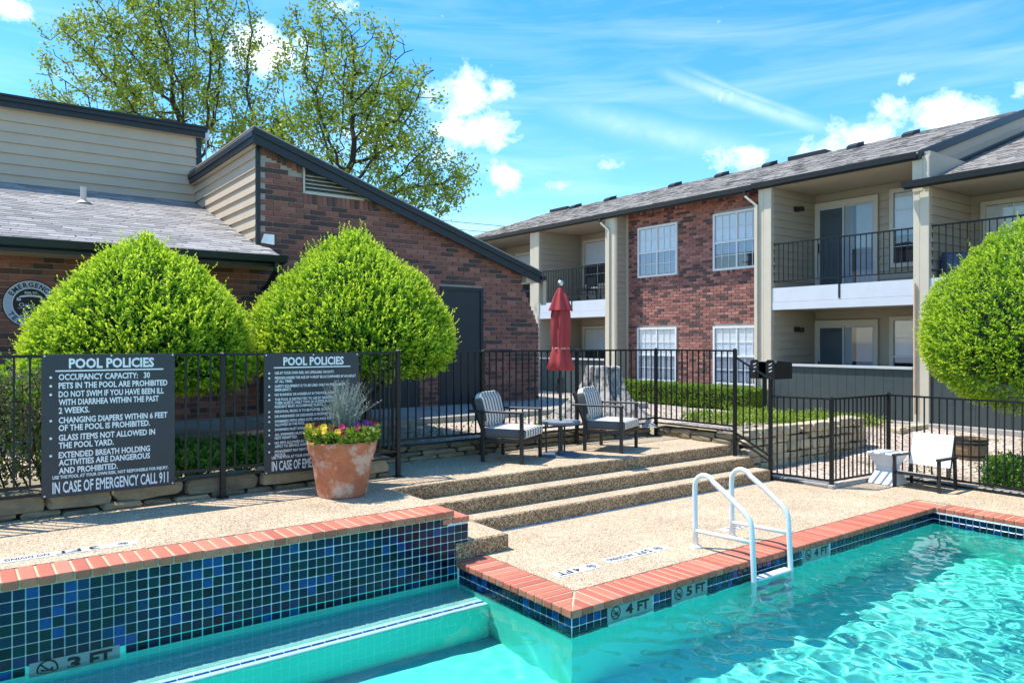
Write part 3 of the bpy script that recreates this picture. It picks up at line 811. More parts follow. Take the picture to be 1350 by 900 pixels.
    strip(YG - .195, 19.6, .0755, .095).build('roof', mt['shingle_i'], cl)
    e = MB(); e.prism([(8.92, YG - .12, 3.15), (9.24, YG - .12, 3.15), (9.24, YG - .12, 3.27), (8.92, YG - .12, 3.37)], (0, 6, 0)); e.build('eave_box', mt['siding'], cl)
    MB().tube([(9.30, YG - .2, 3.24), (9.30, YG + 5, 3.24)], .055, 8).build('gutter', mt['gutter'], cl)
    MB().box(9.36, YG - .10, 2.72, 9.44, YG - .02, 3.20).build('downspout', mt['siding'], cl)
    # gable side (faces left), lap siding, trims
    s = MB().box(XG - .02, YG + .05, 3.0, XG + .2, 15.25, 5.08).build('wall', mt['siding'], cl)
    wedge_boards('siding_board', facing_mX(XG - .022), -15.25, -(YG + .04), 3.42, 5.03, .178, mt['siding'], cl)
    MB().box(XG - .05, YG - .005, 3.45, XG + .012, YG + .045, 5.06).build('corner_trim', mt['dark_trim'], cl)
    MB().box(XG - .11, YG + .0, 5.00, XG - .045, 15.45, 5.06).build('frieze_board', mt['siding'], cl)
    f2 = MB(); f2.box(3.655, YG - .17, 5.02, 3.70, 15.48, 5.155); f2.box(3.635, YG - .18, 5.10, 3.6548, 15.5, 5.19); f2.build('rake_board', mt['dark_trim'], cl)
    # upper siding wall
    MB().box(-8, 15.27, 4.2, 3.86, 21, 5.96).build('wall', mt['siding'], cl)
    wedge_boards('siding_board', facing_mY(15.268), -8, 3.80, 4.64, 5.90, .18, mt['siding'], cl)
    MB().box(3.79, 15.235, 4.6, 3.885, 15.30, 5.93).build('corner_trim', mt['dark_trim'], cl)
    f3 = MB(); f3.box(-8, 15.13, 5.925, 3.93, 15.17, 6.06); f3.box(-8, 15.09, 6.02, 3.96, 15.1298, 6.115); f3.box(3.8865, 15.171, 5.92, 3.93, 21, 6.06); f3.build('rake_board', mt['dark_trim'], cl)
    MB().prism([(-8, 15.06, 6.09), (3.99, 15.06, 6.09), (3.99, 21.2, 5.6), (-8, 21.2, 5.6)], (0, 0, .035)).build('roof', mt['gutter'], cl)
    MB().box(-8, 15.171, 5.925, 3.886, 15.26, 5.945).build('frieze_board', mt['siding'], cl)
    # lower shingled roof
    sl = (4.69 - 3.245) / (15.25 - 10.85); ang = math.atan(sl)
    rb = MB(); rb.prism([(-8, 10.85, 3.235), (-8, 15.30, 4.70), (-8, 15.30, 4.60), (-8, 10.85, 3.135)], (11.90, 0, 0)); rbo = rb.build('roof', mt['shingle'], cl)
    tabw, exp_ = .30, .145
    L = math.hypot(15.25 - 10.85, 4.69 - 3.245); rows = int(L / exp_)
    shp = MB().prism([(-tabw / 2 + .004, 0, .010), (-tabw / 2 + .004, exp_ + .04, .002), (-tabw / 2 + .004, exp_ + .04, -.006), (-tabw / 2 + .004, 0, -.001)], (tabw - .008, 0, 0)).mesh('shingle', mt['shingle'])
    rest = MB(); cnt = 0
    pos = []
    for r_ in range(rows):
        y = 10.85 + r_ * exp_ * math.cos(ang); z = 3.2365 + r_ * exp_ * math.sin(ang)
        x = 3.90 - tabw / 2 - (r_ % 3) * tabw / 3
        while x > -4:
            xr = XG - .03 if y > YG else 3.9
            if x + tabw / 2 <= xr + .09: pos.append((x, y, z))
            x -= tabw
    pos.sort(key=lambda p: -p[0] if p[0] < .1 else 0)
    rr = random.Random(3)
    vis = [p for p in pos if p[0] > .05]; oth = [p for p in pos if p[0] <= .05]
    vis.sort(key=lambda p: p[1])
    for p in vis[:300]: inst('shingle', shp, cl, (p[0] + rr.uniform(-.01, .01), p[1], p[2] + rr.uniform(0, .003)), rot=(ang, 0, 0))
    for p in vis[300:] + oth:
        c, s_ = math.cos(ang), math.sin(ang); q = rr.uniform(0, .004)
        vv = [(x0, yy, zz + q) for x0 in (p[0] - tabw / 2 + .004, p[0] + tabw / 2 - .004) for yy, zz in ((0, .010), (exp_ + .04, .002), (exp_ + .04, -.006), (0, -.001))]
        rest.add([(a_, p[1] + yy * c - zz * s_, p[2] + yy * s_ + zz * c) for a_, yy, zz in vv], [(0, 1, 2, 3), (7, 6, 5, 4), (0, 4, 5, 1), (1, 5, 6, 2), (2, 6, 7, 3), (3, 7, 4, 0)])
    o = rest.build('shingle_field', mt['shingle_i'], cl); o['kind'] = 'stuff'
    g = MB(); g.prism([(-8, 10.86, 3.13), (-8, 10.72, 3.15), (-8, 10.70, 3.245), (-8, 10.725, 3.245), (-8, 10.74, 3.17), (-8, 10.86, 3.155)], (11.93, 0, 0)); go = g.build('gutter', mt['gutter'], cl)
    MB().box(-8, 10.862, 3.09, 3.91, 10.90, 3.225).build('fascia_board', mt['gutter'], cl)
    MB().box(-8, 10.901, 3.10, 3.90, YG + .02, 3.13).build('soffit', mt['siding'], cl)
    MB().tube([(3.80, 10.79, 3.16), (3.80, 10.79, 3.05), (3.82, 11.2, 2.86), (3.84, 11.52, 2.80), (3.84, 11.54, .9)], .045, 8).build('downspout', mt['gutter'], cl)
    MB().prism([(XG + .01, YG - .02, 3.52), (XG + .22, YG - .02, 3.50), (XG + .22, YG - .02, 3.66), (XG + .06, YG - .02, 3.66)], (0, -.012, 0)).build('flashing', mt['silver'], cl)
    MB().tube([(1.72, 13.9, 4.24), (1.72, 13.9, 4.50)], .045, 12).lathe([(.12, 0), (.10, .02), (.05, .05)], 12, (1.72, 13.9, 4.235)).build('roof_vent', mt['win_cream'], cl)
build_club()

# round emergency telephone sign on the wall under the eave
def build_emergency():
    root = tag(empty('wall_sign', (.83, YG - .005, 2.487)), 'round emergency telephone sign on the brick wall, half hidden by a clipped shrub', 'sign')
    cx, cz, r = .835, 2.487, .315
    fnp = lambda n: (lambda u, v: Vector((cx + u, YG - n, cz + v)))
    def disc(r0, r1, n, d):
        k = 64; mb = MB()
        mb.prism([(cx + r1 * math.cos(2 * math.pi * i / k), YG - n, cz + r1 * math.sin(2 * math.pi * i / k)) for i in range(k)][::-1], (0, -d, 0)); return mb
    disc(0, r, .004, .008).build('plate', mt['black_print'], root)
    mb = MB(); ring(mb, fnp(.0135), 0, 0, r * .635, r * .955, 64); mb.build('ring', M('pale_blue_ring', (.42, .50, .62), rough=.45, var=.04), root)
    mb = MB(); ring(mb, fnp(.0145), 0, 0, r * .635, r * .66, 64); ring(mb, fnp(.0145), 0, 0, r * .935, r * .955, 64); mb.build('ring_edge', mt['sign_print'], root)
    t = MB()
    def arc(s, a_mid, rad, h, step, top):
        n = len(s)
        for i, ch in enumerate(s):
            a = a_mid + (-(i - (n - 1) / 2) if top else (i - (n - 1) / 2)) * step
            rot = a - math.pi / 2 if top else a + math.pi / 2
            c, si = math.cos(rot), math.sin(rot)
            def fn(u, v, a=a, c=c, si=si):
                px, pz = rad * math.cos(a), rad * math.sin(a)
                return Vector((cx + px + u * c - v * si, YG - .0155, cz + pz + u * si + v * c))
            put_text(t, ch, fn, 0, 0, h, xs=.95, bold=.03, align='C')
    arc('EMERGENCY', math.pi / 2, r * .70, r * .19, .255, True); arc('TELEPHONE', -math.pi / 2, r * .90, r * .19, .255, False)
    t.build('lettering', mt['black_print'], root)['kind'] = 'stuff'
    w = MB(); f = fnp(.0135)
    put_text(w, 'DIAL 911', f, 0, r * .42, r * .09, xs=.9, bold=.03, align='C')
    # handset
    pts = [(-.42, .20), (-.36, .30), (-.1, .34), (.1, .34), (.36, .30), (.42, .20)]
    for (a, b) in zip(pts[:-1], pts[1:]): line2(w, f, a[0] * r, b[1] * r if 0 else a[1] * r, b[0] * r, b[1] * r, r * .07)
    for sgn in (-1, 1): rect2(w, f, sgn * .42 * r - r * .07, .13 * r, sgn * .42 * r + r * .07, .25 * r)
    put_text(w, 'Oaks', f, -r * .42, -r * .12, r * .16, xs=1.1, bold=.0)
    line2(w, f, -.46 * r, -.18 * r, .46 * r, -.18 * r, r * .015)
    put_text(w, '2275', f, -r * .30, -r * .38, r * .09, xs=.9, bold=.03); put_text(w, 'GARLAND', f, -r * .38, -r * .52, r * .08, xs=.9, bold=.03)
    w.build('lettering', mt['sign_print'], root)['kind'] = 'stuff'
build_emergency()

# antenna on the clubhouse roof
an = tag(empty('antenna', (4.17, 16, 5.6)), 'small white antenna standing on the clubhouse roof beside the siding wall', 'antenna')
MB().tube([(4.17, 16, 4.3), (4.17, 16, 6.12)], .012, 6).build('mast', mt['silver'], an)
MB().lathe([(.03, 0), (.06, .03), (.065, .2), (.03, .24)], 12, (4.17, 16, 6.10)).build('cap', mt['white_pl'], an)

# ================================================================== apartment block
apt = tag(empty('apartment_building', (16, 12, .3)), 'two-storey brick apartment block with balconies and grey shingle roof', 'building')
XP, XB, XW = 16.0, 17.9, 16.5
def window(parent, fr, u0, u1, v0, v1, n, cols=3, rows=2, trim='win_white', blind=.55, split=True, tw=.06, slats=True):
    """double window: two side-by-side sashes pairs, muntins, blind behind glass"""
    f = MB()
    for a in ((u0, u0 + tw, v0, v1), (u1 - tw, u1, v0, v1), (u0 + tw, u1 - tw, v0, v0 + tw), (u0 + tw, u1 - tw, v1 - tw, v1)):
        f.fbox(fr, *a, n - .05, n + .025 if a[1] - a[0] < .2 else n + .022)
    w = f.build('window', mt[trim], parent)
    uu0, uu1, vv0, vv1 = u0 + tw, u1 - tw, v0 + tw, v1 - tw
    vm = (vv0 + vv1) / 2 - .02
    halves = [(uu0, (uu0 + uu1) / 2 - .025), ((uu0 + uu1) / 2 + .025, uu1)] if split else [(uu0, uu1)]
    s = MB(); s.fbox(fr, uu0, uu1, vm - .025, vm + .025, n - .03, n + .012)
    if split: s.fbox(fr, (uu0 + uu1) / 2 - .0245, (uu0 + uu1) / 2 + .0245, vv0, vv1, n - .031, n + .014)
    s.build('sash', mt['win_white'], w)
    mu = MB()
    for (a, b) in halves:
        for (c, d) in ((vv0, vm - .025), (vm + .025, vv1)):
            MB().add([fr.p(a, c, n - .010), fr.p(b, c, n - .010), fr.p(b, d, n - .010), fr.p(a, d, n - .010)], [(0, 1, 2, 3)]).build('pane', mt['glass'] if c > vm else mt['glass3'], w)
            for i in range(1, cols): q = a + (b - a) * i / cols; mu.fbox(fr, q - .008, q + .008, c, d, n - .008, n + .001)
            for i in range(1, rows): q = c + (d - c) * i / rows; mu.fbox(fr, a, b, q - .008, q + .008, n - .0085, n + .0005)
    mu.build('muntin', mt['win_white'], w)
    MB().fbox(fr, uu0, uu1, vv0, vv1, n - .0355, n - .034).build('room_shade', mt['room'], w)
    if slats:
        bl = MB(); q = vv1 - .01; lo = vv0 + (vv1 - vv0) * (1 - blind)
        while q > lo:
            bl.add([fr.p(uu0 + .004, q, n - .030), fr.p(uu1 - .004, q, n - .030), fr.p(uu1 - .004, q - .026, n - .019), fr.p(uu0 + .004, q - .026, n - .019)], [(0, 1, 2, 3)])
            bl.add([fr.p(uu0 + .004, q - .026, n - .019), fr.p(uu1 - .004, q - .026, n - .019), fr.p(uu1 - .004, q - .031, n - .030), fr.p(uu0 + .004, q - .031, n - .030)], [(0, 1, 2, 3)]); q -= .031
        bo = bl.build('blind', mt['blind'], w); bo['kind'] = 'stuff'
    return w
def sliding_door(parent, fr, u0, u1, v0, v1, n):
    f = MB(); t = .09
    for a in ((u0, u0 + t, v0, v1), (u1 - t, u1, v0, v1), (u0 + t, u1 - t, v1 - .14, v1)): f.fbox(fr, *a, n - .02, n + .035)
    d = f.build('sliding_door', mt['win_cream'], parent)
    a, b, c, e = u0 + t, u1 - t, v0 + .02, v1 - .14
    m = a + (b - a) * .46
    s = MB()
    for (p, q, nn) in ((a, m + .03, .012), (m - .03, b, -.002)):
        for r_ in ((p, p + .05, c, e), (q - .05, q, c, e), (p + .05, q - .05, c, c + .06), (p + .05, q - .05, e - .05, e)): s.fbox(fr, *r_, n + nn - .01, n + nn + .01)
    s.build('door_sash', mt['cap'], d)
    MB().add([fr.p(a + .05, c + .06, n + .011), fr.p(m - .02, c + .06, n + .011), fr.p(m - .02, e - .05, n + .011), fr.p(a + .05, e - .05, n + .011)], [(0, 1, 2, 3)]).build('pane', mt['glass2'], d)
    MB().add([fr.p(m + .02, c + .06, n - .003), fr.p(b - .05, c + .06, n - .003), fr.p(b - .05, e - .05, n - .003), fr.p(m + .02, e - .05, n - .003)], [(0, 1, 2, 3)]).build('pane', mt['glass'], d)
    cu = MB(); k = 26
    for i in range(k):
        q0 = a + .03 + (b - a - .06) * i / k; w_ = (b - a - .06) / k
        if .60 < i / k < .66: continue
        cu.add([fr.p(q0, c, n - .012), fr.p(q0 + w_ * .95, c, n - .018), fr.p(q0 + w_ * .95, e, n - .018), fr.p(q0, e, n - .012)], [(0, 1, 2, 3)])
    o = cu.build('vertical_blind', mt['curtain'], d); o['kind'] = 'stuff'
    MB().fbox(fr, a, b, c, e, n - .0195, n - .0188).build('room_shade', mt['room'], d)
    MB().fbox(fr, a + .015, a + .04, c + .9, c + 1.15, n + .022, n + .045).build('handle', mt['lampglow'], d)
def railing(parent, y0, y1, x=XP + .08, z0=3.33, z1=4.36, sp=.125, bars='picket'):
    r_ = MB(); r_.bar((x, y0, z1), (x, y1, z1), .045, .03); r_.bar((x, y0, z0 + .12), (x, y1, z0 + .12), .03, .025)
    ro = r_.build('railing', mt['metal'], parent)
    n = int((y1 - y0) / sp); me = MB().box(-.008, -.008, 0, .008, .008, z1 - z0 - .13).mesh('picket', mt['metal'])
    for i in range(n + 1): inst('picket', me, ro, (x, y0 + (y1 - y0) * i / n, z0 + .12))
    ym = (y0 + y1) / 2 - .05
    MB().box(x - .085, ym - .016, 2.98, x - .06, ym + .016, z1).build('rail_post', mt['metal'], ro)
def build_apt():
    A = apt
    fX, fW, fB = facing_mX(XP), facing_mX(XW), facing_mX(XB)
    # core masses (rear wall, party walls, brick bay block)
    core = MB(); core.box(XB, 2.0, .1, 25, 26, 5.9); core.box(XP + .04, 10.86, .1, XB, 11.23, 5.9)
    core.box(XP + .04, 16.23, .1, XB, 16.66, 5.9); core.box(XP + .04, 19.87, .1, XB, 20.37, 5.9); core.box(XP + .04, 24.4, .1, XB, 26, 5.9); core.box(XP + .04, 7.18, .1, XB, 7.50, 5.9)
    core.build('wall', mt['asiding'], A)
    MB().box(XW + .02, 11.231, .1, XB - .001, 16.229, 6.0).build('wall', mt['mortar'], A)
    # floors / ceilings of the balconies
    fl = MB(); up = MB()
    for y0, y1 in ((7.501, 10.859), (16.661, 19.869), (20.371, 24.39), (2.0, 7.179)):
        fl.box(XP + .05, y0, 2.78, XB - .001, y1, 3.27)
    fl.build('balcony_floor', mt['soffit'], A)
    for y0, y1, z in ((7.4, 11.3, 5.752), (16.2, 24.4, 5.735)): MB().box(XP - .02, y0, z, XB + .3, y1, z + .03).build('ceiling', mt['soffit'], A)
    MB().box(XP - .12, 2.0, 5.165, XB + .3, 7.17, 5.19).build('ceiling', mt['soffit'], A)
    gf = MB(); gf.box(XP - .2, 2.0, .0, XB, 26, .33); gf.build('patio_slab', mt['concrete'], A)
    # white balcony edge boards
    for y0, y1 in ((7.502, 10.858), (16.662, 19.868), (20.372, 24.3), (2.0, 7.178)):
        MB().box(XP + .015, y0, 2.955, XP + .045, y1, 3.292).build('balcony_fascia', mt['white_fascia'], A)
        MB().box(XP + .008, y0, 2.765, XP + .0448, y1, 2.95).build('balcony_fascia', mt['white_fascia'], A)
    # posts: two boards with a joint, as in the corners of each bay
    for y0, y1, zt in ((10.86, 11.23, 5.80), (16.23, 16.66, 5.78), (19.87, 20.37, 5.76), (7.18, 7.50, 5.80), (24.3, 24.6, 5.76)):
        w = (y1 - y0)
        MB().box(XP - .02, y0, .15, XP + .038, y0 + w * .56, zt).build('corner_post', mt['apost'], A, bevel=.006)
        MB().box(XP - .008, y0 + w * .58, .15, XP + .0385, y1, zt).build('corner_post', mt['apost'], A, bevel=.006)
    # siding in the recesses
    for y, z0, z1 in ((10.86, 3.30, 5.74), (10.86, .35, 2.76), (19.87, 3.30, 5.72), (19.87, .35, 2.76), (7.18, 3.30, 5.15), (24.4, 3.3, 5.7)):
        wedge_boards('siding_board', facing_mY(y - .001), XP + .06, XB - .02, z0, z1, .19, mt['asiding'], A)
    for u0, u1, z0, z1 in ((-10.85, -7.51, 3.30, 5.74), (-10.85, -7.51, .35, 2.76), (-19.86, -16.67, 3.30, 5.72), (-19.86, -16.67, .35, 2.76), (-7.17, -2, 3.30, 5.15), (-24.38, -20.38, 3.3, 5.72)):
        wedge_boards('siding_board', facing_mX(XB - .001), u0, u1, z0, z1, .19, mt['asiding'], A)
    wedge_boards('siding_board', facing_mY(16.2285), XP + .05, XW - .04, .3, 5.95, .165, mt['asiding'], A)
    MB().box(XW - .05, 16.17, .2, XW + .02, 16.224, 6.0).build('corner_trim', mt['apost'], A)
    MB().box(XP + .0, 16.19, .2, XP + .06, 16.227, 5.85).build('corner_trim', mt['apost'], A)
    # brick bay
    rng = random.Random(5); BL, BH, J = .235, .0795, .013
    wins = [(-15.75, -14.23, 3.89, 5.38), (-12.98, -11.46, 3.89, 5.42), (-15.77, -14.25, .84, 2.41), (-12.98, -11.46, .86, 2.41)]
    cells = []; z = .40; row = 0
    while z < 5.75:
        u = -16.165 + (row % 2) * BL / 2 - BL / 2
        while u < -11.24:
            a, b = max(u, -16.165), min(u + BL, -11.235)
            ok = b - a > .05
            for (p, q, r_, s_) in wins:
                if z + BH > r_ - .07 and z < s_ + .0 and b > p and a < q:
                    if a < p and p - a > .05: b = p
                    elif b > q and b - q > .05: a = q
                    else: ok = False
            if ok: cells.append((a + J / 2, b - J / 2, z + J / 2, z + BH - J / 2))
            u += BL
        z += BH; row += 1
    sold = []
    u = -16.16
    while u < -11.26: sold.append((u + .004, u + .074, 5.755, 5.97)); u += .0795
    for (p, q, r_, s_) in wins:      # rowlock sills
        u = p - .03
        while u < q + .03: sold.append((u + .004, u + .074, r_ - .075, r_ - .005)); u += .0795
    def vis(c):
        u, z = (c[0] + c[1]) / 2, (c[2] + c[3]) / 2
        return (0 if z > 1.0 else 1, -u * 0 + (0 if z < 3.9 else 1), rng.random())
    cells.sort(key=vis)
    bev = unit_box('brick', mt['abrick'], .006, dims=(.03, BL - J, BH - J))
    for c in cells[:300]: inst('brick', bev, A, (XW + .012 + rng.uniform(-.003, .003), -(c[0] + c[1]) / 2, (c[2] + c[3]) / 2), scale=(1, (c[1] - c[0]) / (BL - J), 1))
    rest = MB()
    for c in cells[300:]:
        q = rng.uniform(-.003, .003); rest.box(XW - .003 + q, -c[0], c[2], XW + .027, -c[1], c[3])
    for c in sold: rest.box(XW - .012, -c[0], c[2], XW + .027, -c[1], c[3])
    o = rest.build('brickwork', mt['abrick_i'], A); o['kind'] = 'stuff'
    for i, (p, q, r_, s_) in enumerate(wins): window(A, fW, p, q, r_, s_, .022, blind=(.98, .72, .98, .98)[i])
    # balcony A: sliding doors and side windows
    for dz in (0, -3.0):
        sliding_door(A, fB, -10.82, -9.18, 3.33 + dz * 1.0, 5.53 + dz, .062)
        window(A, fB, -8.90, -7.62, 3.74 + dz, 5.59 + dz, .078, trim='win_cream', cols=2, rows=2, split=False, tw=.10, slats=True, blind=.6)
    for dz in (0, -3.0):
        window(A, fB, -19.67, -18.2, 3.9 + dz, 5.53 + dz, .078, trim='win_cream', cols=2, rows=2, split=False, tw=.09, blind=.5)
        sliding_door(A, fB, -18.0, -16.9, 3.33 + dz, 5.53 + dz, .062)
    window(A, fB, -23.61, -21.6, 3.4, 5.44, .078, trim='win_cream', cols=2, rows=2, split=False, tw=.10, blind=.2)
    window(A, fB, -6.93, -5.1, 3.7, 5.0, .078, trim='win_cream', cols=3, rows=2, split=True, tw=.09, blind=.7)
    railing(A, 7.52, 10.84); railing(A, 16.68, 19.85); railing(A, 20.39, 24.2); railing(A, 2.0, 7.16, sp=.13)
    # patio walls of vertical boards with a pale cap
    for y0, y1 in ((7.52, 10.84), (16.68, 19.85), (20.39, 24.2), (2.0, 7.16)):
        me = MB().box(-.014, -.0975, 0, .014, .0975, 1.16).mesh('wall_board', mt['green_wall'])
        pw = MB().box(XP + .07, y0, .25, XP + .16, y1, 1.40).build('patio_wall', mt['green_wall'], A)
        n = int((y1 - y0) / .2); st = (y1 - y0) / n
        for i in range(n): inst('wall_board', me, pw, (XP + .055, y0 + st * (i + .5), .255), scale=(1, st / .2, 1))
        MB().box(XP - .01, y0, 1.415, XP + .22, y1, 1.465).build('wall_cap', mt['cap'], pw)
    # wall lamps
    for z in (5.28, 2.27):
        lp = MB(); lp.box(16.90, 10.74, z - .03, 17.02, 10.84, z + .09); lp.box(16.93, 10.66, z - .01, 16.99, 10.745, z + .05); lp.box(16.885, 10.62, z - .04, 17.035, 10.665, z + .075)
        lp.build('wall_lamp', mt['lampglow'], A, bevel=.008)
    # roofs
    pitch = .338; XR = 22.0; ex = 15.94
    def roof(y0, y1, ze, nm, slabby=True):
        zr = ze + (XR - ex) * pitch
        MB().prism([(ex, y0, ze - .02), (XR, y0, zr - .02), (XR, y0, zr - .10), (ex, y0, ze - .10)], (0, y1 - y0, 0)).build('roof', mt['ashingle_i'], A)
        MB().prism([(XR + .001, y0, zr - .02), (XR + 6, y0, zr - 2.05), (XR + 6, y0, zr - 2.13), (XR + .001, y0, zr - .10)], (0, y1 - y0, 0)).build('roof', mt['ashingle_i'], A)
        f = MB(); ang = math.atan(pitch); c, s_ = math.cos(ang), math.sin(ang); rr = random.Random(9)
        L = (XR - ex) / c; n = int(L / .145)
        for r_ in range(n):
            d = r_ * .145; y = y0 + rr.uniform(0, .3)
            while y < y1 - .05:
                w = rr.choice((.17, .25, .33)); e = min(y + w, y1)
                t0 = rr.choice((.008, .008, .018)); q = d - rr.choice((0, 0, .012))
                pts = [(q, t0), (d + .17, .004), (d + .17, -.015), (q, -.012)]
                vv = [(ex + a * c - b * s_, yy, ze + a * s_ + b * c) for yy in (y + .004, e - .004) for a, b in pts]
                f.add(vv, [(3, 2, 1, 0), (4, 5, 6, 7), (0, 1, 5, 4), (1, 2, 6, 5), (2, 3, 7, 6), (3, 0, 4, 7)]); y = e
        o = f.build('shingle_field', mt['ashingle_i'], A); o['kind'] = 'stuff'
        return zr
    zr = roof(11.30, 26.2, 5.865, 'a'); roof(7.38, 11.2995, 5.885, 'b'); roof(1.5, 7.30, 5.29, 'c')
    # gutters
    def gutter(y0, y1, z0, x=15.80):
        MB().prism([(x + .13, y0, z0), (x + .02, y0, z0), (x, y0, z0 + .12), (x + .02, y0, z0 + .12), (x + .035, y0, z0 + .025), (x + .13, y0, z0 + .025)], (0, y1 - y0, 0)).build('gutter', mt['gutter'], A)
        MB().box(x + .1305, y0, z0 - .03, x + .165, y1, z0 + .10).build('fascia_board', mt['gutter'], A)
    gutter(11.32, 26.2, 5.745); gutter(7.36, 11.315, 5.765); gutter(1.5, 7.62, 5.17, 15.72)
    # sloping eave soffit over the recessed brick bay
    MB().prism([(XP - .03, 11.24, 5.74), (XW + .03, 11.24, 5.98), (XW + .03, 11.24, 6.0), (XP - .03, 11.24, 5.76)], (0, 4.98, 0)).build('soffit', mt['soffit'], A)
    # gable return between the two roof levels
    zz = lambda x, ze: ze + (x - ex) * pitch
    MB().prism([(XP, 7.40, zz(XP, 5.25)), (24, 7.40, zz(24, 5.25)), (24, 7.40, zz(24, 5.80)), (XP, 7.40, zz(XP, 5.80))], (0, .05, 0)).build('gable_panel', mt['asiding'], A)
    MB().prism([(XP + .12, 7.385, zz(XP + .12, 5.48)), (24, 7.385, zz(24, 5.48)), (24, 7.385, zz(24, 5.50)), (XP + .12, 7.385, zz(XP + .12, 5.50))], (0, .0145, 0)).build('siding_board', mt['asiding'], A)
    MB().prism([(15.90, 7.31, zz(15.90, 5.74)), (24, 7.31, zz(24, 5.74)), (24, 7.31, zz(24, 5.93)), (15.90, 7.31, zz(15.90, 5.93))], (0, .05, 0)).build('rake_board', mt['dark_trim'], A)
    MB().prism([(XP + .15, 7.31, zz(XP + .15, 5.30)), (24, 7.31, zz(24, 5.30)), (24, 7.31, zz(24, 5.37)), (XP + .15, 7.31, zz(XP + .15, 5.37))], (0, .08, 0)).build('step_flashing', mt['gutter'], A)
    MB().box(XP - .03, 7.30, 5.1, XP + .10, 7.505, 5.80).build('corner_trim', mt['apost'], A)
    # ridge vents
    for y in (28.0, 24.1, 22.0, 18.6, 16.5, 14.6, 11.7, 10.1):
        if y > 26: continue
        x = 21.4; z = zz(x, 5.87)
        MB().prism([(x - .22, y - .15, z - .10), (x + .22, y - .15, z + .05), (x + .22, y - .15, z + .20), (x - .1, y - .15, z + .10), (x - .22, y - .15, z + .02)], (0, .30, 0)).build('roof_vent', mt['roof_vent'], A)
    MB().box(21.7, 25.0, 7.84, 22.2, 26.2, 7.95).build('ridge_cap', mt['roof_vent'], A); MB().box(21.8, 12.9, 7.86, 22.2, 14.2, 7.99).build('ridge_cap', mt['roof_vent'], A)
    # downspouts
    for y, x1 in ((16.46, 15.955), (11.26, 15.955)):
        MB().tube([(15.87, y + .28, 5.75), (15.87, y + .28, 5.62)], .045, 8).build('gutter_outlet', mt['gutter'], A)
        MB().bar((15.87, y + .27, 5.62), (x1, y, 5.36), .07, .05).box(x1 - .03, y - .04, .3, x1 + .03, y + .04, 5.37).build('downspout', mt['apost'], A)
    MB().box(15.945, 7.43, .5, 15.975, 7.455, 3.2).build('rusty_pipe', mt['rust'], A)
build_apt()
# covered grill and furniture on the balconies
cv = tag(empty('grill_cover', (16.5, 6.8, 3.28)), 'blue-black fabric cover over a grill on the balcony behind the trimmed shrub', 'cover')
def cover():
    mb = MB(); nx, n = 14, 40
    for i in range(nx + 1):
        t = i / nx; z = 3.29 + .50 * t
        for j in range(n):
            a = 2 * math.pi * j / n; cx = math.copysign(abs(math.cos(a)) ** .35, math.cos(a)); cy = math.copysign(abs(math.sin(a)) ** .35, math.sin(a))
            k = 1 + (1 - t) * .06 * math.sin(9 * a) - .10 * t
            mb.v.append((16.50 + .30 * cx * k, 6.72 + .40 * cy * k, z + .03 * math.sin(a * 3) * t))
    for i in range(nx):
        for j in range(n): mb.f.append((i * n + j, i * n + (j + 1) % n, (i + 1) * n + (j + 1) % n, (i + 1) * n + j))
    mb.f.append(tuple(nx * n + j for j in range(n)))
    mb.build('cover_cloth', mt['tarp'], cv, smooth=True)
cover()
bt = tag(empty('balcony_table', (16.7, 17.6, 3.28)), 'small metal table on the far balcony behind the red umbrella', 'table')
MB().lathe([(.30, .42), (.31, .43), (.31, .445), (.30, .45)], 20, (16.7, 17.6, 3.28)).build('table_top', mt['cap'], bt)
MB().tube([(16.7, 17.6, 3.28), (16.7, 17.6, 3.70)], .025, 8).lathe([(.2, 0), (.2, .015), (.03, .03)], 16, (16.7, 17.6, 3.28)).build('pedestal', mt['dmetal'], bt)
def balcony_chair(y, lab):
    c = tag(empty('balcony_chair', (16.8, y, 3.28)), lab, 'chair')
    for dx in (-.22, .22):
        for dy in (-.22, .22): MB().box(16.8 + dx - .015, y + dy - .015, 3.28, 16.8 + dx + .015, y + dy + .015, 3.70 if dx < 0 else 4.12).build('leg', mt['dmetal'], c)
    MB().box(16.56, y - .235, 3.68, 17.04, y + .235, 3.72).build('seat', mt['dmetal'], c); MB().box(17.0, y - .205, 3.80, 17.03, y + .205, 4.12).build('backrest', mt['dmetal'], c)
balcony_chair(18.35, 'dark chair on the far balcony, on the clubhouse side of its table'); balcony_chair(16.98, 'dark chair on the far balcony, next to the downspout post')

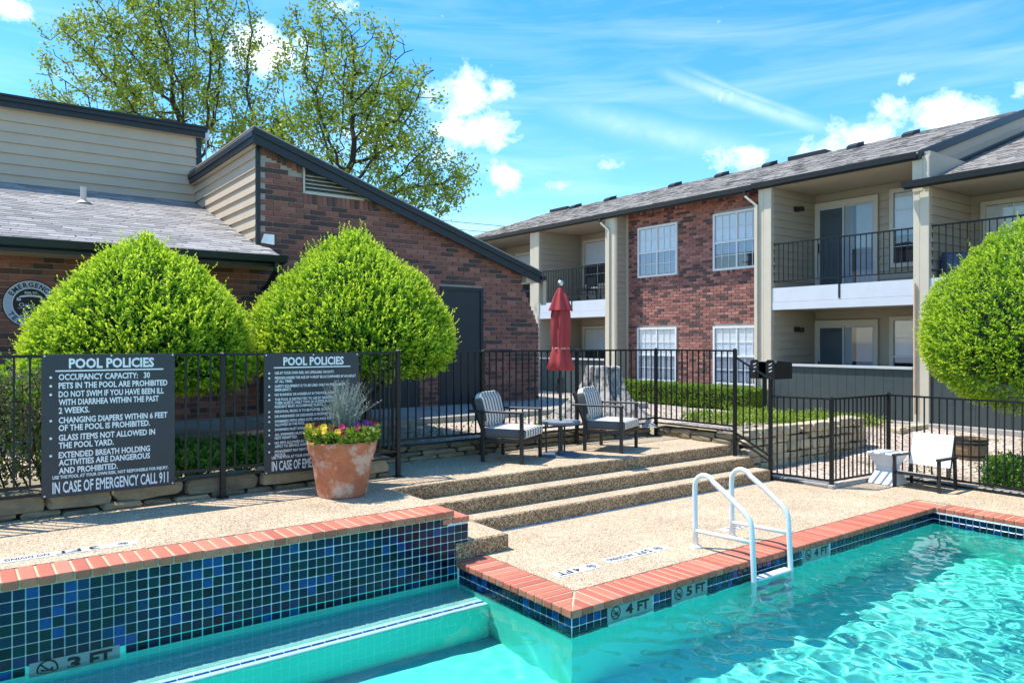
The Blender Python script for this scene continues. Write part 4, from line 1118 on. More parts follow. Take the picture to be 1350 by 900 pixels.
# ================================================================== fences
def fence(name, label, runs, posts, group='black metal pool fence runs', sp=.112):
    """runs: ((x0,y0,zt0,zb0),(x1,y1,zt1,zb1)); posts: (x,y,zbase,ztop)"""
    root = tag(empty(name, (posts[0][0], posts[0][1], posts[0][2])), label, 'fence', group)
    pk = {}
    for (a, b) in runs:
        ta, tb = Vector((a[0], a[1], a[2])), Vector((b[0], b[1], b[2])); ba, bb = Vector((a[0], a[1], a[3])), Vector((b[0], b[1], b[3]))
        MB().bar(ta, tb, .032, .026).build('top_rail', mt['metal'], root)
        MB().bar(ba, bb, .026, .026).build('bottom_rail', mt['metal'], root)
        MB().bar(ba - Vector((0, 0, .075)), bb - Vector((0, 0, .075)), .026, .022).build('bottom_rail', mt['metal'], root)
        L = (Vector((b[0], b[1], 0)) - Vector((a[0], a[1], 0))).length; n = max(2, round(L / sp))
        h = round(a[2] - a[3], 3)
        if h not in pk: pk[h] = MB().box(-.008, -.008, 0, .008, .008, h).mesh('picket', mt['metal'])
        for i in range(1, n):
            p = ba.lerp(bb, i / n); inst('picket', pk[h], root, p)
    for (x, y, z0, z1) in posts:
        p = MB().box(x - .024, y - .024, z0, x + .024, y + .024, z1).build('post', mt['metal'], root, bevel=.004)
        MB().box(x - .05, y - .05, z0 - .002, x + .05, y + .05, z0 + .008).build('base_plate', mt['metal'], p)
        MB().lathe([(.034, 0), (.034, .008), (.02, .02), (0, .024)], 4, (x, y, z1)).build('post_cap', mt['metal'], p)
    return root
zt, zb = 1.872, .75
Yf = 7.65
fence('metal_fence', 'black metal fence carrying the two pool policy signs in front of the round shrubs',
      [((-1.75, Yf, zt, zb), (.20, Yf, zt, zb)), ((.20, Yf, zt, zb), (2.15, Yf, zt, zb)), ((2.15, Yf, zt, zb), (4.09, Yf, zt, zb)), ((4.09, Yf, zt, zb), (4.09, 8.46, zt, zb))],
      [(-1.75, Yf, .46, zt), (.20, Yf, .46, zt), (2.15, Yf, .46, zt), (4.09, Yf, .46, zt + .015)])
fence('metal_fence', 'black metal fence behind the striped patio chairs and red umbrella',
      [((4.09, 8.46, zt - .01, zb), (5.82, 8.46, zt - .01, zb)), ((5.82, 8.46, zt - .01, zb), (7.54, 8.46, zt - .01, zb)), ((7.54, 8.46, zt - .01, zb), (9.27, 8.46, zt - .01, zb)), ((9.27, 8.46, zt - .01, zb), (9.27, 6.93, zt - .01, zb))],
      [(4.09, 8.46, .46, zt - .01), (5.82, 8.46, .46, zt - .01), (7.54, 8.46, .46, zt - .01), (9.27, 8.46, .46, zt), (9.285, 6.92, .30, zt + .005)])
fence('metal_fence', 'black metal fence stepping down beside the deck steps and round the lower pool deck',
      [((9.30, 6.90, 1.755, .64), (9.49, 6.47, 1.46, .345)), ((9.50, 6.46, 1.205, .10), (9.63, 5.60, 1.215, .10)), ((9.63, 5.60, 1.215, .10), (11.02, 5.52, 1.215, .10)), ((11.02, 5.52, 1.215, .10), (11.02, 3.6, 1.215, .10)), ((11.02, 3.6, 1.215, .10), (11.02, 1.7, 1.215, .10))],
      [(9.50, 6.465, -.0, 1.455), (9.63, 5.60, 0, 1.225), (11.02, 5.52, 0.0, 1.235), (11.02, 3.6, 0, 1.225), (11.02, 1.7, 0, 1.225)], sp=.10)

# ------------------------------------------------------------------ signs on the fence
def policy_sign(x0, x1, z0, z1, label, lines, big):
    y = Yf - .030
    root = tag(empty('policy_sign', (x0, y, z0)), label, 'sign', 'pool policy signs on the fence')
    MB().box(x0, y - .012, z0, x1, y, z1).build('board', mt['sign'], root, bevel=.002)
    w, h = x1 - x0, z1 - z0
    fn = lambda u, v: Vector((x0 + u * w, y - .0135, z1 - v * h))
    # fn maps v downward: flip glyphs by passing through a local function
    t = MB()
    def put(s, u, v, hh, width=None, xs=.62, bold=.022, align='L'):
        """cap height hh (fraction of h), baseline at v"""
        g = lambda a, b: Vector((x0 + a, y - .0135, z1 + b))
        put_text(t, s, g, u * w, -v * h, hh * h, width=(width * w if width else None), xs=xs, bold=bold, align=align)
    rect = lambda u0, v0, u1, v1: t.add([fn(u0, v1), fn(u1, v1), fn(u1, v0), fn(u0, v0)], [(0, 1, 2, 3)])
    put('POOL POLICIES', .19, .097, .066, width=.64, bold=.035)
    rect(.095, .112, .905, .122)
    for (bullet, s, u, v, hh, wid) in lines:
        put(s, u, v, hh, width=wid, bold=.028)
        if bullet: ring(t, lambda a, b: fn(a / w, -b / h + (v - hh * .45)), (u - .055) * w, 0, 0, .0105 * w / 1.05, 12)
    for (s, u, v, hh, wid, bold) in big: put(s, u, v, hh, width=wid, bold=bold)
    t.build('lettering', mt['sign_print'], root)['kind'] = 'stuff'
    for u in (.02, .5, .98):
        for v in (.012, .985):
            if u == .5 and v > .5: continue
            MB().tube([(x0 + u * w, y - .012, z1 - v * h), (x0 + u * w, y - .017, z1 - v * h)], .0075, 10).build('screw', mt['silver'], root)
L1 = []
rows = [(1, 'OCCUPANCY CAPACITY:   30', .175, .68), (1, 'PETS IN THE POOL ARE PROHIBITED', .235, .82), (1, 'DO NOT SWIM IF YOU HAVE BEEN ILL', .295, .79), (0, 'WITH DIARRHEA WITHIN THE PAST', .352, .75), (0, '2 WEEKS.', .410, .22),
        (1, 'CHANGING DIAPERS WITHIN 6 FEET', .478, .82), (0, 'OF THE POOL IS PROHIBITED.', .532, .68), (1, 'GLASS ITEMS NOT ALLOWED IN', .600, .72), (0, 'THE POOL YARD.', .655, .40), (1, 'EXTENDED BREATH HOLDING', .722, .68), (0, 'ACTIVITIES ARE DANGEROUS', .775, .68), (0, 'AND PROHIBITED.', .832, .43)]
L1 = [(b, s, .118, v + .005, .041, wd) for b, s, v, wd in rows]
policy_sign(.625, 1.70, .645, 1.888, 'charcoal pool policies board with large white lettering, nearer the wall sign', L1,
            [('USE THE POOL AT YOUR OWN RISK, NOT RESPONSIBLE FOR INJURY.', .075, .872, .022, .87, .03), ('IN CASE OF EMERGENCY CALL 911', .075, .972, .078, .87, .02)])
rows2 = [(1, 'USE AT YOUR OWN RISK, NO LIFEGUARD ON DUTY.', .62), (1, 'PERSONS UNDER THE AGE OF 14 MUST BE ACCOMPANIED BY AN ADULT', .86), (0, 'AT ALL TIMES.', .18), (1, 'SAFETY EQUIPMENT IS TO BE USED ONLY IN THE CASE OF', .74), (0, 'EMERGENCY.', .17),
         (1, 'NO RUNNING OR HORSEPLAY IN THE POOL AREA.', .62), (1, 'THE POOL IS RESTRICTED TO USE BY RESIDENTS AND', .70), (0, 'THEIR GUESTS. ONLY TWO (2) GUESTS ALLOWED.', .66), (0, 'RESIDENT MUST ACCOMPANY GUESTS.', .50), (1, 'PERSONAL MUSIC IS TO BE PLAYED QUIETLY.', .60), (1, 'DRUNKENNESS OR DISORDER IS PROHIBITED.', .60),
         (1, 'SWIMMERS WITH OPEN CUTS, WOUNDS ARE NOT', .66), (0, 'ALLOWED IN THE POOL.', .31), (1, 'SWIMMERS MUST SHOWER BEFORE USE.', .52), (1, 'ALL SWIMMERS MUST WEAR SUITS.', .46), (0, 'NOT PERMITTED.', .23), (1, 'NO PETS ALLOWED IN THE POOL AREA.', .52), (0, 'APPLY TO SERVICE ANIMALS.', .38), (1, 'MANAGEMENT MAY DENY USE WITHOUT', .50), (0, 'NOTICE.', .11)]
v = .172; L2 = []
for i, (b, s, wd) in enumerate(rows2):
    L2.append((b, s, .105, v, .0215, wd)); v += .0295 if (i + 1 < len(rows2) and not rows2[i + 1][0]) else .0405
policy_sign(2.545, 3.585, .645, 1.875, 'charcoal pool policies board with small white lettering behind the terracotta pot', L2,
            [('USE THE POOL AT YOUR OWN RISK, NOT RESPONSIBLE FOR INJURY.', .075, .875, .022, .86, .03), ('IN CASE OF EMERGENCY CALL 911', .075, .972, .078, .87, .02)])

# ------------------------------------------------------------------ stone walls
def stone_mesh(seed, rough=.085, bev=.09):
    bm = bmesh.new(); bmesh.ops.create_cube(bm, size=1.0)
    bmesh.ops.subdivide_edges(bm, edges=bm.edges[:], cuts=2, use_grid_fill=True)
    rg = random.Random(seed); off = Vector((rg.uniform(0, 99), rg.uniform(0, 99), rg.uniform(0, 99)))
    for v_ in bm.verts:
        c = v_.co
        edge = sum(1 for q in c if abs(q) > .49)
        k = 1 - (bev if edge >= 2 else 0) - (bev * .5 if edge == 3 else 0)
        n = noise.noise_vector(c * 2.3 + off)
        v_.co = c * k + Vector((n.x, n.y, n.z)) * rough
    me = bpy.data.meshes.new('stone'); bm.to_mesh(me); bm.free(); me.materials.append(mt['stone']); return me
ST = [stone_mesh(i) for i in range(7)]
STL = [m_.copy() for m_ in ST]
for m_ in STL: m_.materials.clear(); m_.materials.append(mt['stone_light'])
def stone_wall(name, label, courses, y_of, axis='x', depth=.26, group=None, back=None):
    """courses: list of (z0,z1,start,end,min_len,max_len)"""
    rg = random.Random(len(label))
    c0 = courses[0]
    base = (c0[2], y_of, c0[0]) if axis == 'x' else (y_of, c0[2], c0[0])
    root = tag(empty(name, base), label, 'wall', group)
    for (z0, z1, a, b, l0, l1) in courses:
        u = a
        while u < b - .04:
            w = min(rg.uniform(l0, l1), b - u)
            if b - u - w < l0 * .5: w = b - u
            d = depth * rg.uniform(.9, 1.1); zz0 = z0 + rg.uniform(-.012, .012); h = (z1 - z0) * rg.uniform(.86, 1.04)
            cu, sz = u + w / 2, (w - .012, d, h)
            me = (STL if name == 'retaining_wall' else ST)[rg.randrange(7)]
            if axis == 'x': inst('stone', me, root, (cu, y_of + d / 2 - .012 + rg.uniform(-.02, .02), zz0 + h / 2), scale=sz, rot=(rg.uniform(-.03, .03), rg.uniform(-.02, .02), rg.uniform(-.03, .03)))
            else: inst('stone', me, root, (y_of + d / 2 + rg.uniform(-.02, .02), cu, zz0 + h / 2), scale=sz, rot=(rg.uniform(-.03, .03), 0, math.pi / 2 + rg.uniform(-.03, .03)))
            u += w
    if back: MB().box(*back).build('wall_backing', mt['potsoil'], root)
    return root
stone_wall('stone_edging', 'low limestone block edging under the fence with the policy signs', [(.455, .515, -2.0, 4.02, .25, .55), (.51, .685, -2.0, 4.02, .34, .75)], 7.70, depth=.30, back=(-2, 7.78, .4, 4.0, 8.0, .64))
stone_wall('stone_edging', 'low limestone edging turned back from the deck corner beside the flower pot', [(.455, .515, 7.99, 8.50, .2, .3), (.51, .68, 7.99, 8.50, .25, .5)], 3.80, axis='y', depth=.26)
stone_wall('stone_edging', 'low stacked flagstone wall behind the striped chairs', [(.455, .52, 4.13, 9.25, .3, .6), (.52, .585, 4.13, 9.25, .3, .65), (.585, .66, 4.13, 9.25, .3, .7)], 8.52, depth=.30, back=(4.13, 8.62, .4, 9.3, 8.9, .63))
stone_wall('stone_edging', 'short low stone wall under the fence beyond the right-hand chair', [(.455, .535, 7.00, 8.48, .25, .5), (.535, .63, 7.00, 8.48, .25, .5)], 9.30, axis='y', depth=.24)
stone_wall('retaining_wall', 'rustic stacked limestone retaining wall below the lime ground cover', [(-.03, .12, 9.74, 13.2, .13, .46), (.12, .23, 9.74, 13.2, .12, .40), (.23, .39, 9.74, 13.2, .16, .50), (.39, .50, 9.74, 13.2, .12, .42), (.50, .66, 9.74, 13.2, .2, .55)], 7.02, depth=.27, back=(9.76, 7.12, -.1, 13.1, 7.24, .60))
stone_wall('retaining_wall', 'short stepped end of the limestone retaining wall by the slope', [(.0, .16, 7.2, 8.1, .2, .35), (.16, .32, 7.2, 7.9, .2, .35), (.32, .48, 7.2, 7.7, .2, .3), (.46, .64, 7.25, 7.55, .2, .3)], 13.05, axis='y', depth=.28)
stone_wall('retaining_wall', 'low broken stone row below the cream corner post', [(.05, .22, 13.9, 15.6, .25, .5), (.2, .36, 14.4, 15.6, .25, .45)], 7.0, depth=.3)

# ================================================================== furniture
def patio_chair(loc, rz, label):
    root = tag(empty('patio_chair', loc, rz), label, 'chair', 'striped patio chairs on the raised deck')
    W, D = .70, .66      # x across, -y is the front
    t = .042
    for sx in (-1, 1):
        x = sx * (W / 2 - t / 2)
        MB().box(x - t / 2, -D / 2, 0, x + t / 2, -D / 2 + t, .628).build('leg', mt['dmetal'], root, True, bevel=.003)
        MB().box(x - t / 2, D / 2 - t - .08, 0, x + t / 2, D / 2 - .08, .628).build('leg', mt['dmetal'], root, True, bevel=.003)
        MB().box(x - .03, -D / 2 - .005, .629, x + .03, D / 2 + .08, .655).build('armrest', mt['dmetal'], root, True, bevel=.004)
        MB().box(x - t / 2 + .001, -D / 2 + t + .001, .25, x + t / 2 - .001, D / 2 - .08 - t - .001, .295).build('side_rail', mt['dmetal'], root, True)
    MB().box(-W / 2 + t + .001, -D / 2 + .002, .25, W / 2 - t - .001, -D / 2 + t - .002, .295).build('front_rail', mt['dmetal'], root, True)
    MB().box(-W / 2 + t + .001, D / 2 - .08 - t + .002, .25, W / 2 - t - .001, D / 2 - .08 - .002, .295).build('rear_rail', mt['dmetal'], root, True)
    bf = MB()
    for sx in (-1, 1): bf.bar((sx * .26, D / 2 - .10, .30), (sx * .26, D / 2 + .10, .80), .03, .03, up=(0, 1, 0))
    bf.bar((-.27, D / 2 + .095, .79), (.27, D / 2 + .095, .79), .03, .03)
    bf.build('back_frame', mt['dmetal'], root, True)
    def cushion(nm, w, d, h, M_):
        bm = bmesh.new(); bmesh.ops.create_cube(bm, size=1.0)
        bmesh.ops.bevel(bm, geom=bm.edges[:], offset=.18, segments=3, profile=.6, affect='EDGES') if 0 else None
        bmesh.ops.subdivide_edges(bm, edges=bm.edges[:], cuts=9, use_grid_fill=True)
        for v_ in bm.verts:
            c = v_.co
            e = [abs(c.x) * 2, abs(c.y) * 2, abs(c.z) * 2]
            puff = (1 - e[0] ** 6) * (1 - e[1] ** 6)
            x = c.x * w; y = c.y * d; z = c.z * h * (.80 + .20 * puff + .05 * noise.noise(Vector((c.x * 3, c.y * 3, h * 9))))
            r = .024
            f = (e[2] ** 8)
            x *= 1 - f * r / w * 2 * (e[0] ** 6); y *= 1 - f * r / d * 2 * (e[1] ** 6)
            v_.co = Vector((x, y, z))
        me = bpy.data.meshes.new(nm); bm.to_mesh(me); bm.free(); me.polygons.foreach_set('use_smooth', [True] * len(me.polygons)); me.materials.append(mt['stripe'])
        o = bpy.data.objects.new(nm, me); COL.objects.link(o); o.parent = root; o.matrix_local = M_; return o
    s_ = cushion('seat_cushion', W - 2 * t - .005, .60, .145, Matrix.Translation((0, -.055, .37)))
    cushion('back_cushion', W - 2 * t - .02, .115, .46, Matrix.Translation((0, D / 2 - .055, .655)) @ Matrix.Rotation(R(-14), 4, 'X'))
    return root
# front direction (-y local) points to (+X,-Y)
patio_chair((5.86, 7.905, .462), R(30.5), 'striped-cushion patio chair beside the round shrub, nearer the flower pot')
patio_chair((7.55, 7.80, .462), R(26), 'striped-cushion patio chair between the umbrella and the steps fence')

ut = tag(empty('side_table', (6.62, 7.76, .462)), 'small round slate-topped table with the umbrella pole through it', 'table')
MB().lathe([(.25, .425), (.268, .43), (.272, .445), (.268, .46), (.25, .464), (.02, .464)], 40, (6.62, 7.76, .462)).build('table_top', mt['table'], ut, smooth=False)
tp = MB()
for i in range(9): tp.box(6.62 - .24, 7.76 - .235 + i * .054, .9265, 6.62 + .24, 7.76 - .215 + i * .054, .9285) if abs(-.225 + i * .054) < .12 else tp.box(6.62 - .16, 7.76 - .235 + i * .054, .9265, 6.62 + .16, 7.76 - .215 + i * .054, .9285)
tp.build('table_slat', mt['cap'], ut)
MB().tube([(6.62, 7.76, .50), (6.62, 7.76, .887)], .032, 12).build('column', mt['dmetal'], ut)
MB().lathe([(.27, 0), (.272, .012), (.25, .024), (.06, .034), (.036, .06)], 40, (6.62, 7.76, .462)).build('base_plate', mt['table'], ut)
for a in (.6, 2.2, 3.9): MB().tube([(6.62 + .2 * math.cos(a), 7.76 + .2 * math.sin(a), .48), (6.62 + .21 * math.cos(a), 7.76 + .21 * math.sin(a), .89)], .013, 8).build('leg', mt['dmetal'], ut)

um = tag(empty('patio_umbrella', (6.62, 7.76, .93)), 'closed red patio umbrella standing in the small round table', 'umbrella')
MB().tube([(6.62, 7.76, .93), (6.62, 7.76, 2.77)], .019, 12).build('pole', mt['dmetal'], um)
MB().box(6.585, 7.725, 1.30, 6.655, 7.795, 1.50).tube([(6.57, 7.74, 1.33), (6.55, 7.72, 1.44)], .012, 6).build('crank_box', mt['dmetal'], um, bevel=.01)
def folds(amp, n, ph=0): return lambda a, z, i: 1 + amp * .8 * math.cos(n * a + ph + .9 * math.sin(z * 4) + .7 * math.sin(2 * a)) + amp * .5 * math.cos((n + 5) * a + 2 + z * 3) * math.cos(a * 1.0 + 1)
MB().lathe([(.145, -.0), (.162, .02), (.140, .12), (.112, .26), (.100, .285), (.098, .31), (.112, .36), (.118, .55), (.112, .75), (.098, .86), (.05, 1.0)], 64, (6.62, 7.76, 1.61), folds(.20, 6), False).build('canopy', mt['red'], um, smooth=True)
MB().lathe([(.150, 0), (.145, .02), (.115, .10), (.085, .19), (.050, .27), (.03, .30), (.012, .315)], 64, (6.62, 7.76, 2.42), folds(.24, 6, .6), False).build('top_vent', mt['red'], um, smooth=True)
MB().lathe([(.112, 0), (.114, .006), (.113, .022), (.110, .028)], 48, (6.62, 7.76, 1.893), folds(.08, 7), False).build('tie_strap', mt['redband'], um, smooth=True)
MB().lathe([(.008, 0), (.03, .012), (.042, .04), (.034, .072), (.0, .086)], 20, (6.62, 7.76, 2.745)).build('finial', mt['silver'], um, smooth=True)

# white sling chair
wc = tag(empty('sling_chair', (10.66, 4.85, 0)), 'low white mesh sling chair with dark frame against the lower fence', 'chair')
y0, y1, xf, xk = 4.56, 5.14, 10.43, 10.92
for y in (y0, y1):
    MB().bar((xf, y, .003), (xf, y, .42), .04, .03, up=(1, 0, 0)).build('leg', mt['dmetal'], wc)
    MB().bar((xk, y, .003), (xk - .03, y, .41), .04, .03, up=(1, 0, 0)).build('leg', mt['dmetal'], wc)
    MB().bar((xf - .03, y, .435), (xk + .0, y, .425), .05, .028).build('armrest', mt['dmetal'], wc)
    MB().bar((xf + .02, y + (.03 if y == y0 else -.03), .215), (xk - .08, y + (.03 if y == y0 else -.03), .14), .03, .03).build('seat_rail', mt['dmetal'], wc)
    MB().bar((xk - .14, y + (.03 if y == y0 else -.03), .13), (xk + .02, y + (.03 if y == y0 else -.03), .70), .03, .03, up=(1, 0, 0)).build('back_rail', mt['dmetal'], wc)
MB().bar((xf, y0, .20), (xf, y1, .20), .03, .035).build('front_rail', mt['dmetal'], wc)
MB().prism([(xf, y0 + .035, .235), (xf + .22, y0 + .035, .19), (xk - .12, y0 + .035, .165), (xk - .12, y0 + .035, .155), (xf + .22, y0 + .035, .18), (xf, y0 + .035, .225)], (0, y1 - y0 - .07, 0)).build('seat_sling', mt['sling'], wc)
MB().prism([(xk - .118, y0 + .02, .29), (xk + .005, y0 + .02, .72), (xk + .020, y0 + .02, .72), (xk - .103, y0 + .02, .285)], (0, y1 - y0 - .04, 0)).build('back_sling', mt['sling'], wc)

wt = tag(empty('plastic_side_table', (10.6, 5.32, 0)), 'white hourglass plastic side table beside the sling chair', 'table')
def frus(a, z0, b, z1, c=(10.62, 5.33)): return MB().add([(c[0] + sx * r, c[1] + sy * r, z) for r, z in ((a, z0), (b, z1)) for sx, sy in ((-1, -1), (1, -1), (1, 1), (-1, 1))], [(3, 2, 1, 0), (4, 5, 6, 7), (0, 1, 5, 4), (1, 2, 6, 5), (2, 3, 7, 6), (3, 0, 4, 7)])
frus(.20, .003, .115, .20).build('base', mt['white_pl'], wt, bevel=.006); frus(.112, .2001, .112, .245).build('waist', mt['white_pl'], wt); frus(.115, .2451, .19, .415).build('body', mt['white_pl'], wt, bevel=.006); frus(.20, .4155, .20, .445).build('table_top', mt['white_pl'], wt, bevel=.008)

# half barrel planter
bx, by, bz = 13.3, 5.35, T(13.3, 5.35) - .01
hb = tag(empty('barrel_planter', (bx, by, bz)), 'wooden half-barrel planter on the ground behind the lower fence', 'planter')
n = 18
for i in range(n):
    a0, a1 = 2 * math.pi * i / n + .01, 2 * math.pi * (i + 1) / n - .01
    def ringpt(r, a, z): return (bx + r * math.cos(a), by + r * math.sin(a), bz + z)
    mb = MB(); prof = [(.22, 0), (.262, .16), (.268, .33)]
    vs = [ringpt(r + o, a, z) for r, z in prof for a in (a0, a1) for o in (0, -.022)]
    mb.add(vs, [(0, 2, 6, 4), (4, 6, 10, 8), (3, 1, 5, 7), (7, 5, 9, 11), (8, 10, 11, 9), (1, 3, 2, 0), (0, 4, 5, 1), (4, 8, 9, 5), (2, 3, 7, 6), (6, 7, 11, 10)])
    mb.build('stave', mt['barrel'], hb)
for z, r in ((.04, .236), (.24, .272), (.30, .274)): MB().lathe([(r, 0), (r + .004, .002), (r + .004, .036), (r, .038)], 30, (bx, by, bz + z), None, False).build('hoop', mt['dmetal'], hb)
MB().lathe([(.0, .27), (.245, .275), (.245, .26)], 24, (bx, by, bz), None, False).build('soil', mt['potsoil'], hb)

# terracotta pot with flowers
px, py, pz = 3.16, 7.09, .461
pot = tag(empty('flower_pot', (px, py, pz)), 'weathered terracotta pot planted with pansies and silver foliage', 'plant pot')
MB().lathe([(.0, .0), (.235, 0), (.245, .01), (.300, .37), (.312, .375), (.316, .39), (.314, .405), (.322, .41), (.326, .425), (.330, .43), (.350, .535), (.345, .55), (.318, .55), (.305, .50), (.0, .49)], 48, (px, py, pz), None, False).build('pot', mt['terracotta'], pot, smooth=False, bevel=0)
MB().lathe([(.0, .50), (.31, .503)], 32, (px, py, pz), None, False).build('soil', mt['potsoil'], pot)

# pool ladder
ld = tag(empty('pool_ladder', (6.08, 4.75, 0)), 'white tubular pool ladder arching over the brick coping', 'ladder')
def arc_pts(x):
    pts = [(x, 4.775, -.0), (x, 4.785, .20), (x, 4.79, .56)]
    for i in range(1, 9):
        a = math.pi * i / 8 * .80
        pts.append((x, 4.665 + .125 * math.cos(a), .59 + .125 * math.sin(a)))
    pts += [(x, 4.40, .565), (x, 4.20, .425), (x, 4.165, .385), (x, 4.145, .33), (x, 4.13, .1), (x, 4.115, -.2), (x, 4.11, -1.0)]
    return pts
for x in (5.80, 6.37):
    MB().tube(arc_pts(x), .0255, 14).build('handrail', mt['ladder'], ld, smooth=True)
    MB().tube([(x, 4.785, .165), (x, 4.135, .185)], .021, 12).build('crossbar', mt['ladder'], ld, smooth=True)
    MB().lathe([(.055, 0), (.055, .012), (.032, .03)], 18, (x, 4.775, .0)).build('flange', mt['white_pl'], ld)
for z in (-.165, -.42, -.68): MB().box(5.83, 4.08, z, 6.34, 4.17, z + .03).build('ladder_tread', mt['white_pl'], ld, bevel=.008)

# park grill beyond the fence
gx, gy = 12.95, 8.95
gz = T(gx, gy)
pg = tag(empty('park_grill', (gx, gy, gz)), 'black steel pedestal grill standing above the stone retaining wall', 'grill')
MB().tube([(gx, gy, gz - .02), (gx, gy, 1.30)], .045, 12).build('pedestal', mt['metal'], pg)
bb = MB(); bb.box(gx - .02, gy - .27, 1.26, gx + .50, gy + .27, 1.28); bb.box(gx + .475, gy - .27, 1.281, gx + .50, gy + .27, 1.56)
bb.build('firebox', mt['metal'], pg)
for s_, nm in ((-1, 'side_plate'), (1, 'side_plate')):
    y = gy + s_ * .285
    pr = [(gx - .05, 1.26), (gx + .5, 1.26), (gx + .5, 1.58), (gx + .03, 1.62), (gx - .03, 1.60), (gx - .07, 1.54), (gx - .07, 1.30)]
    MB().prism([(x, y - .006, z) for x, z in pr], (0, .012, 0)).build(nm, mt['metal'], pg)
fp = MB()
for s_ in (-1, 1):
    y = gy + s_ * .18
    pr = [(-.10, 1.26), (.10, 1.26), (.10, 1.60), (.06, 1.64), (-.06, 1.64), (-.10, 1.60)]
    MB().prism([(gx - .075, y + a, z) for a, z in pr], (.01, 0, 0)).build('front_plate', mt['metal'], pg)
    sl = MB()
    for z in (1.40, 1.47, 1.54): sl.bar((gx - .0775, y + .03, z), (gx - .0775, y - .04, z + .03), .003, .022)
    sl.build('slot_light', mt['cap'], pg)  # pale bars on the plates, painted as light showing through slots
MB().prism([(gx + .02, gy - .27, 1.60), (gx + .48, gy - .27, 1.56), (gx + .48, gy + .27, 1.56), (gx + .02, gy + .27, 1.60)], (0, 0, .012)).build('grate', mt['cap'], pg)

# tree stump
sx_, sy_ = 8.95, 9.35; sz_ = T(sx_, sy_)
def stump():
    n = 96; mb = MB(); rg = random.Random(2)
    lev = [(-.08, 3.0), (.03, 2.6), (.12, 2.25), (.22, 1.95), (.34, 1.62), (.48, 1.32), (.64, 1.10), (.80, .98), (.87, .95), (.89, .90)]
    ph = [rg.uniform(0, 6.3) for _ in range(4)]
    for k, (z, f) in enumerate(lev):
        for j in range(n):
            a = 2 * math.pi * j / n
            lobes = .10 * math.cos(3 * a + ph[0]) + .12 * math.cos(5 * a + ph[1]) + .06 * math.cos(9 * a + ph[2])
            r = .31 * (f + lobes * (f - .6) * 1.4) + .05 * f * noise.noise(Vector((math.cos(a) * 7, math.sin(a) * 7, z * 1.2))) + .02 * noise.noise(Vector((math.cos(a) * 22, math.sin(a) * 22, z * 3)))
            mb.v.append((sx_ + r * math.cos(a), sy_ + r * math.sin(a), sz_ + z + (.04 * noise.noise(Vector((math.cos(a) * 2, math.sin(a) * 2, 5))) if k > 6 else 0)))
    for k in range(len(lev) - 1):
        for j in range(n): mb.f.append((k * n + j, k * n + (j + 1) % n, (k + 1) * n + (j + 1) % n, (k + 1) * n + j))
    mb.f.append(tuple((len(lev) - 1) * n + j for j in range(n)))
    o = mb.build('tree_stump', mt['stump'], smooth=False); tag(o, 'large weathered grey tree stump with flared roots behind the fence', 'stump')
stump()
# loose white paving blocks between stump and hedge
# overhead power lines
for k, (z0, z1, lab) in enumerate(((13.6, 11.2, 'topmost thin overhead power line above the clubhouse roof end'), (12.9, 10.7, 'middle thin overhead power line above the clubhouse roof end'), (11.6, 9.9, 'lowest thin overhead power line above the clubhouse roof end'))):
    a, b = Vector((6, 60, z0)), Vector((60, 42, z1)); pts = []
    for i in range(17):
        t = i / 16; p = a.lerp(b, t); p.z -= 1.6 * 4 * t * (1 - t) * .5; pts.append(p)
    o = MB().tube(pts, .025, 5).build('power_line', mt['cable']); tag(o, lab, 'power line', 'overhead power lines')

# ================================================================== vegetation
def leaf_obj(name, C, Nn, size, mat, parent=None, tip=None, aspect=.55, up=None, seed=0):
    """C (n,3) leaf bases, Nn (n,3) pointing direction of each leaf, size (n,)"""
    rng = np.random.RandomState(seed)
    n = len(C)
    d = Nn / (np.linalg.norm(Nn, axis=1, keepdims=True) + 1e-9)
    r = rng.normal(size=(n, 3)); s = np.cross(d, r); s /= (np.linalg.norm(s, axis=1, keepdims=True) + 1e-9)
    u = np.cross(s, d)
    L = size[:, None]; w = L * aspect * .5
    V = np.empty((n, 4, 3))
    V[:, 0] = C; V[:, 1] = C + d * L * .5 + s * w + u * L * .05; V[:, 2] = C + d * L - u * L * .12; V[:, 3] = C + d * L * .5 - s * w + u * L * .05
    Q = np.arange(n * 4).reshape(n, 4)
    at = np.repeat(tip, 4) if tip is not None else np.zeros(n * 4)
    me = np_mesh(name, V.reshape(-1, 3), Q, mat, attr=at)
    o = bpy.data.objects.new(name, me); COL.objects.link(o)
    return attach(o, parent)

def shoots(P, N, rng, per=8, length=(.08, .20), leaf=(.030, .050), upb=.5):
    """clusters of leaves on short shoots at P with outward normals N"""
    n = len(P)
    d = N + rng.normal(scale=.45, size=(n, 3)); d[:, 2] += upb; d /= np.linalg.norm(d, axis=1, keepdims=True)
    ln = rng.uniform(length[0], length[1], n)
    C, D, S, Tp = [], [], [], []
    for k in range(per):
        t = (k + .3) / per
        c = P + d * (ln * (t - .45))[:, None]
        q = rng.normal(size=(n, 3)); q -= d * (q * d).sum(1, keepdims=True) * .5; q /= np.linalg.norm(q, axis=1, keepdims=True)
        dd = q * (1.05 - .6 * t) + d * (.35 + .75 * t)
        C.append(c); D.append(dd); S.append(rng.uniform(leaf[0], leaf[1], n) * (1.1 - .25 * t)); Tp.append(np.clip(t * 1.1 - .25 + rng.normal(scale=.22, size=n), 0, 1))
    return np.concatenate(C), np.concatenate(D), np.concatenate(S), np.concatenate(Tp)

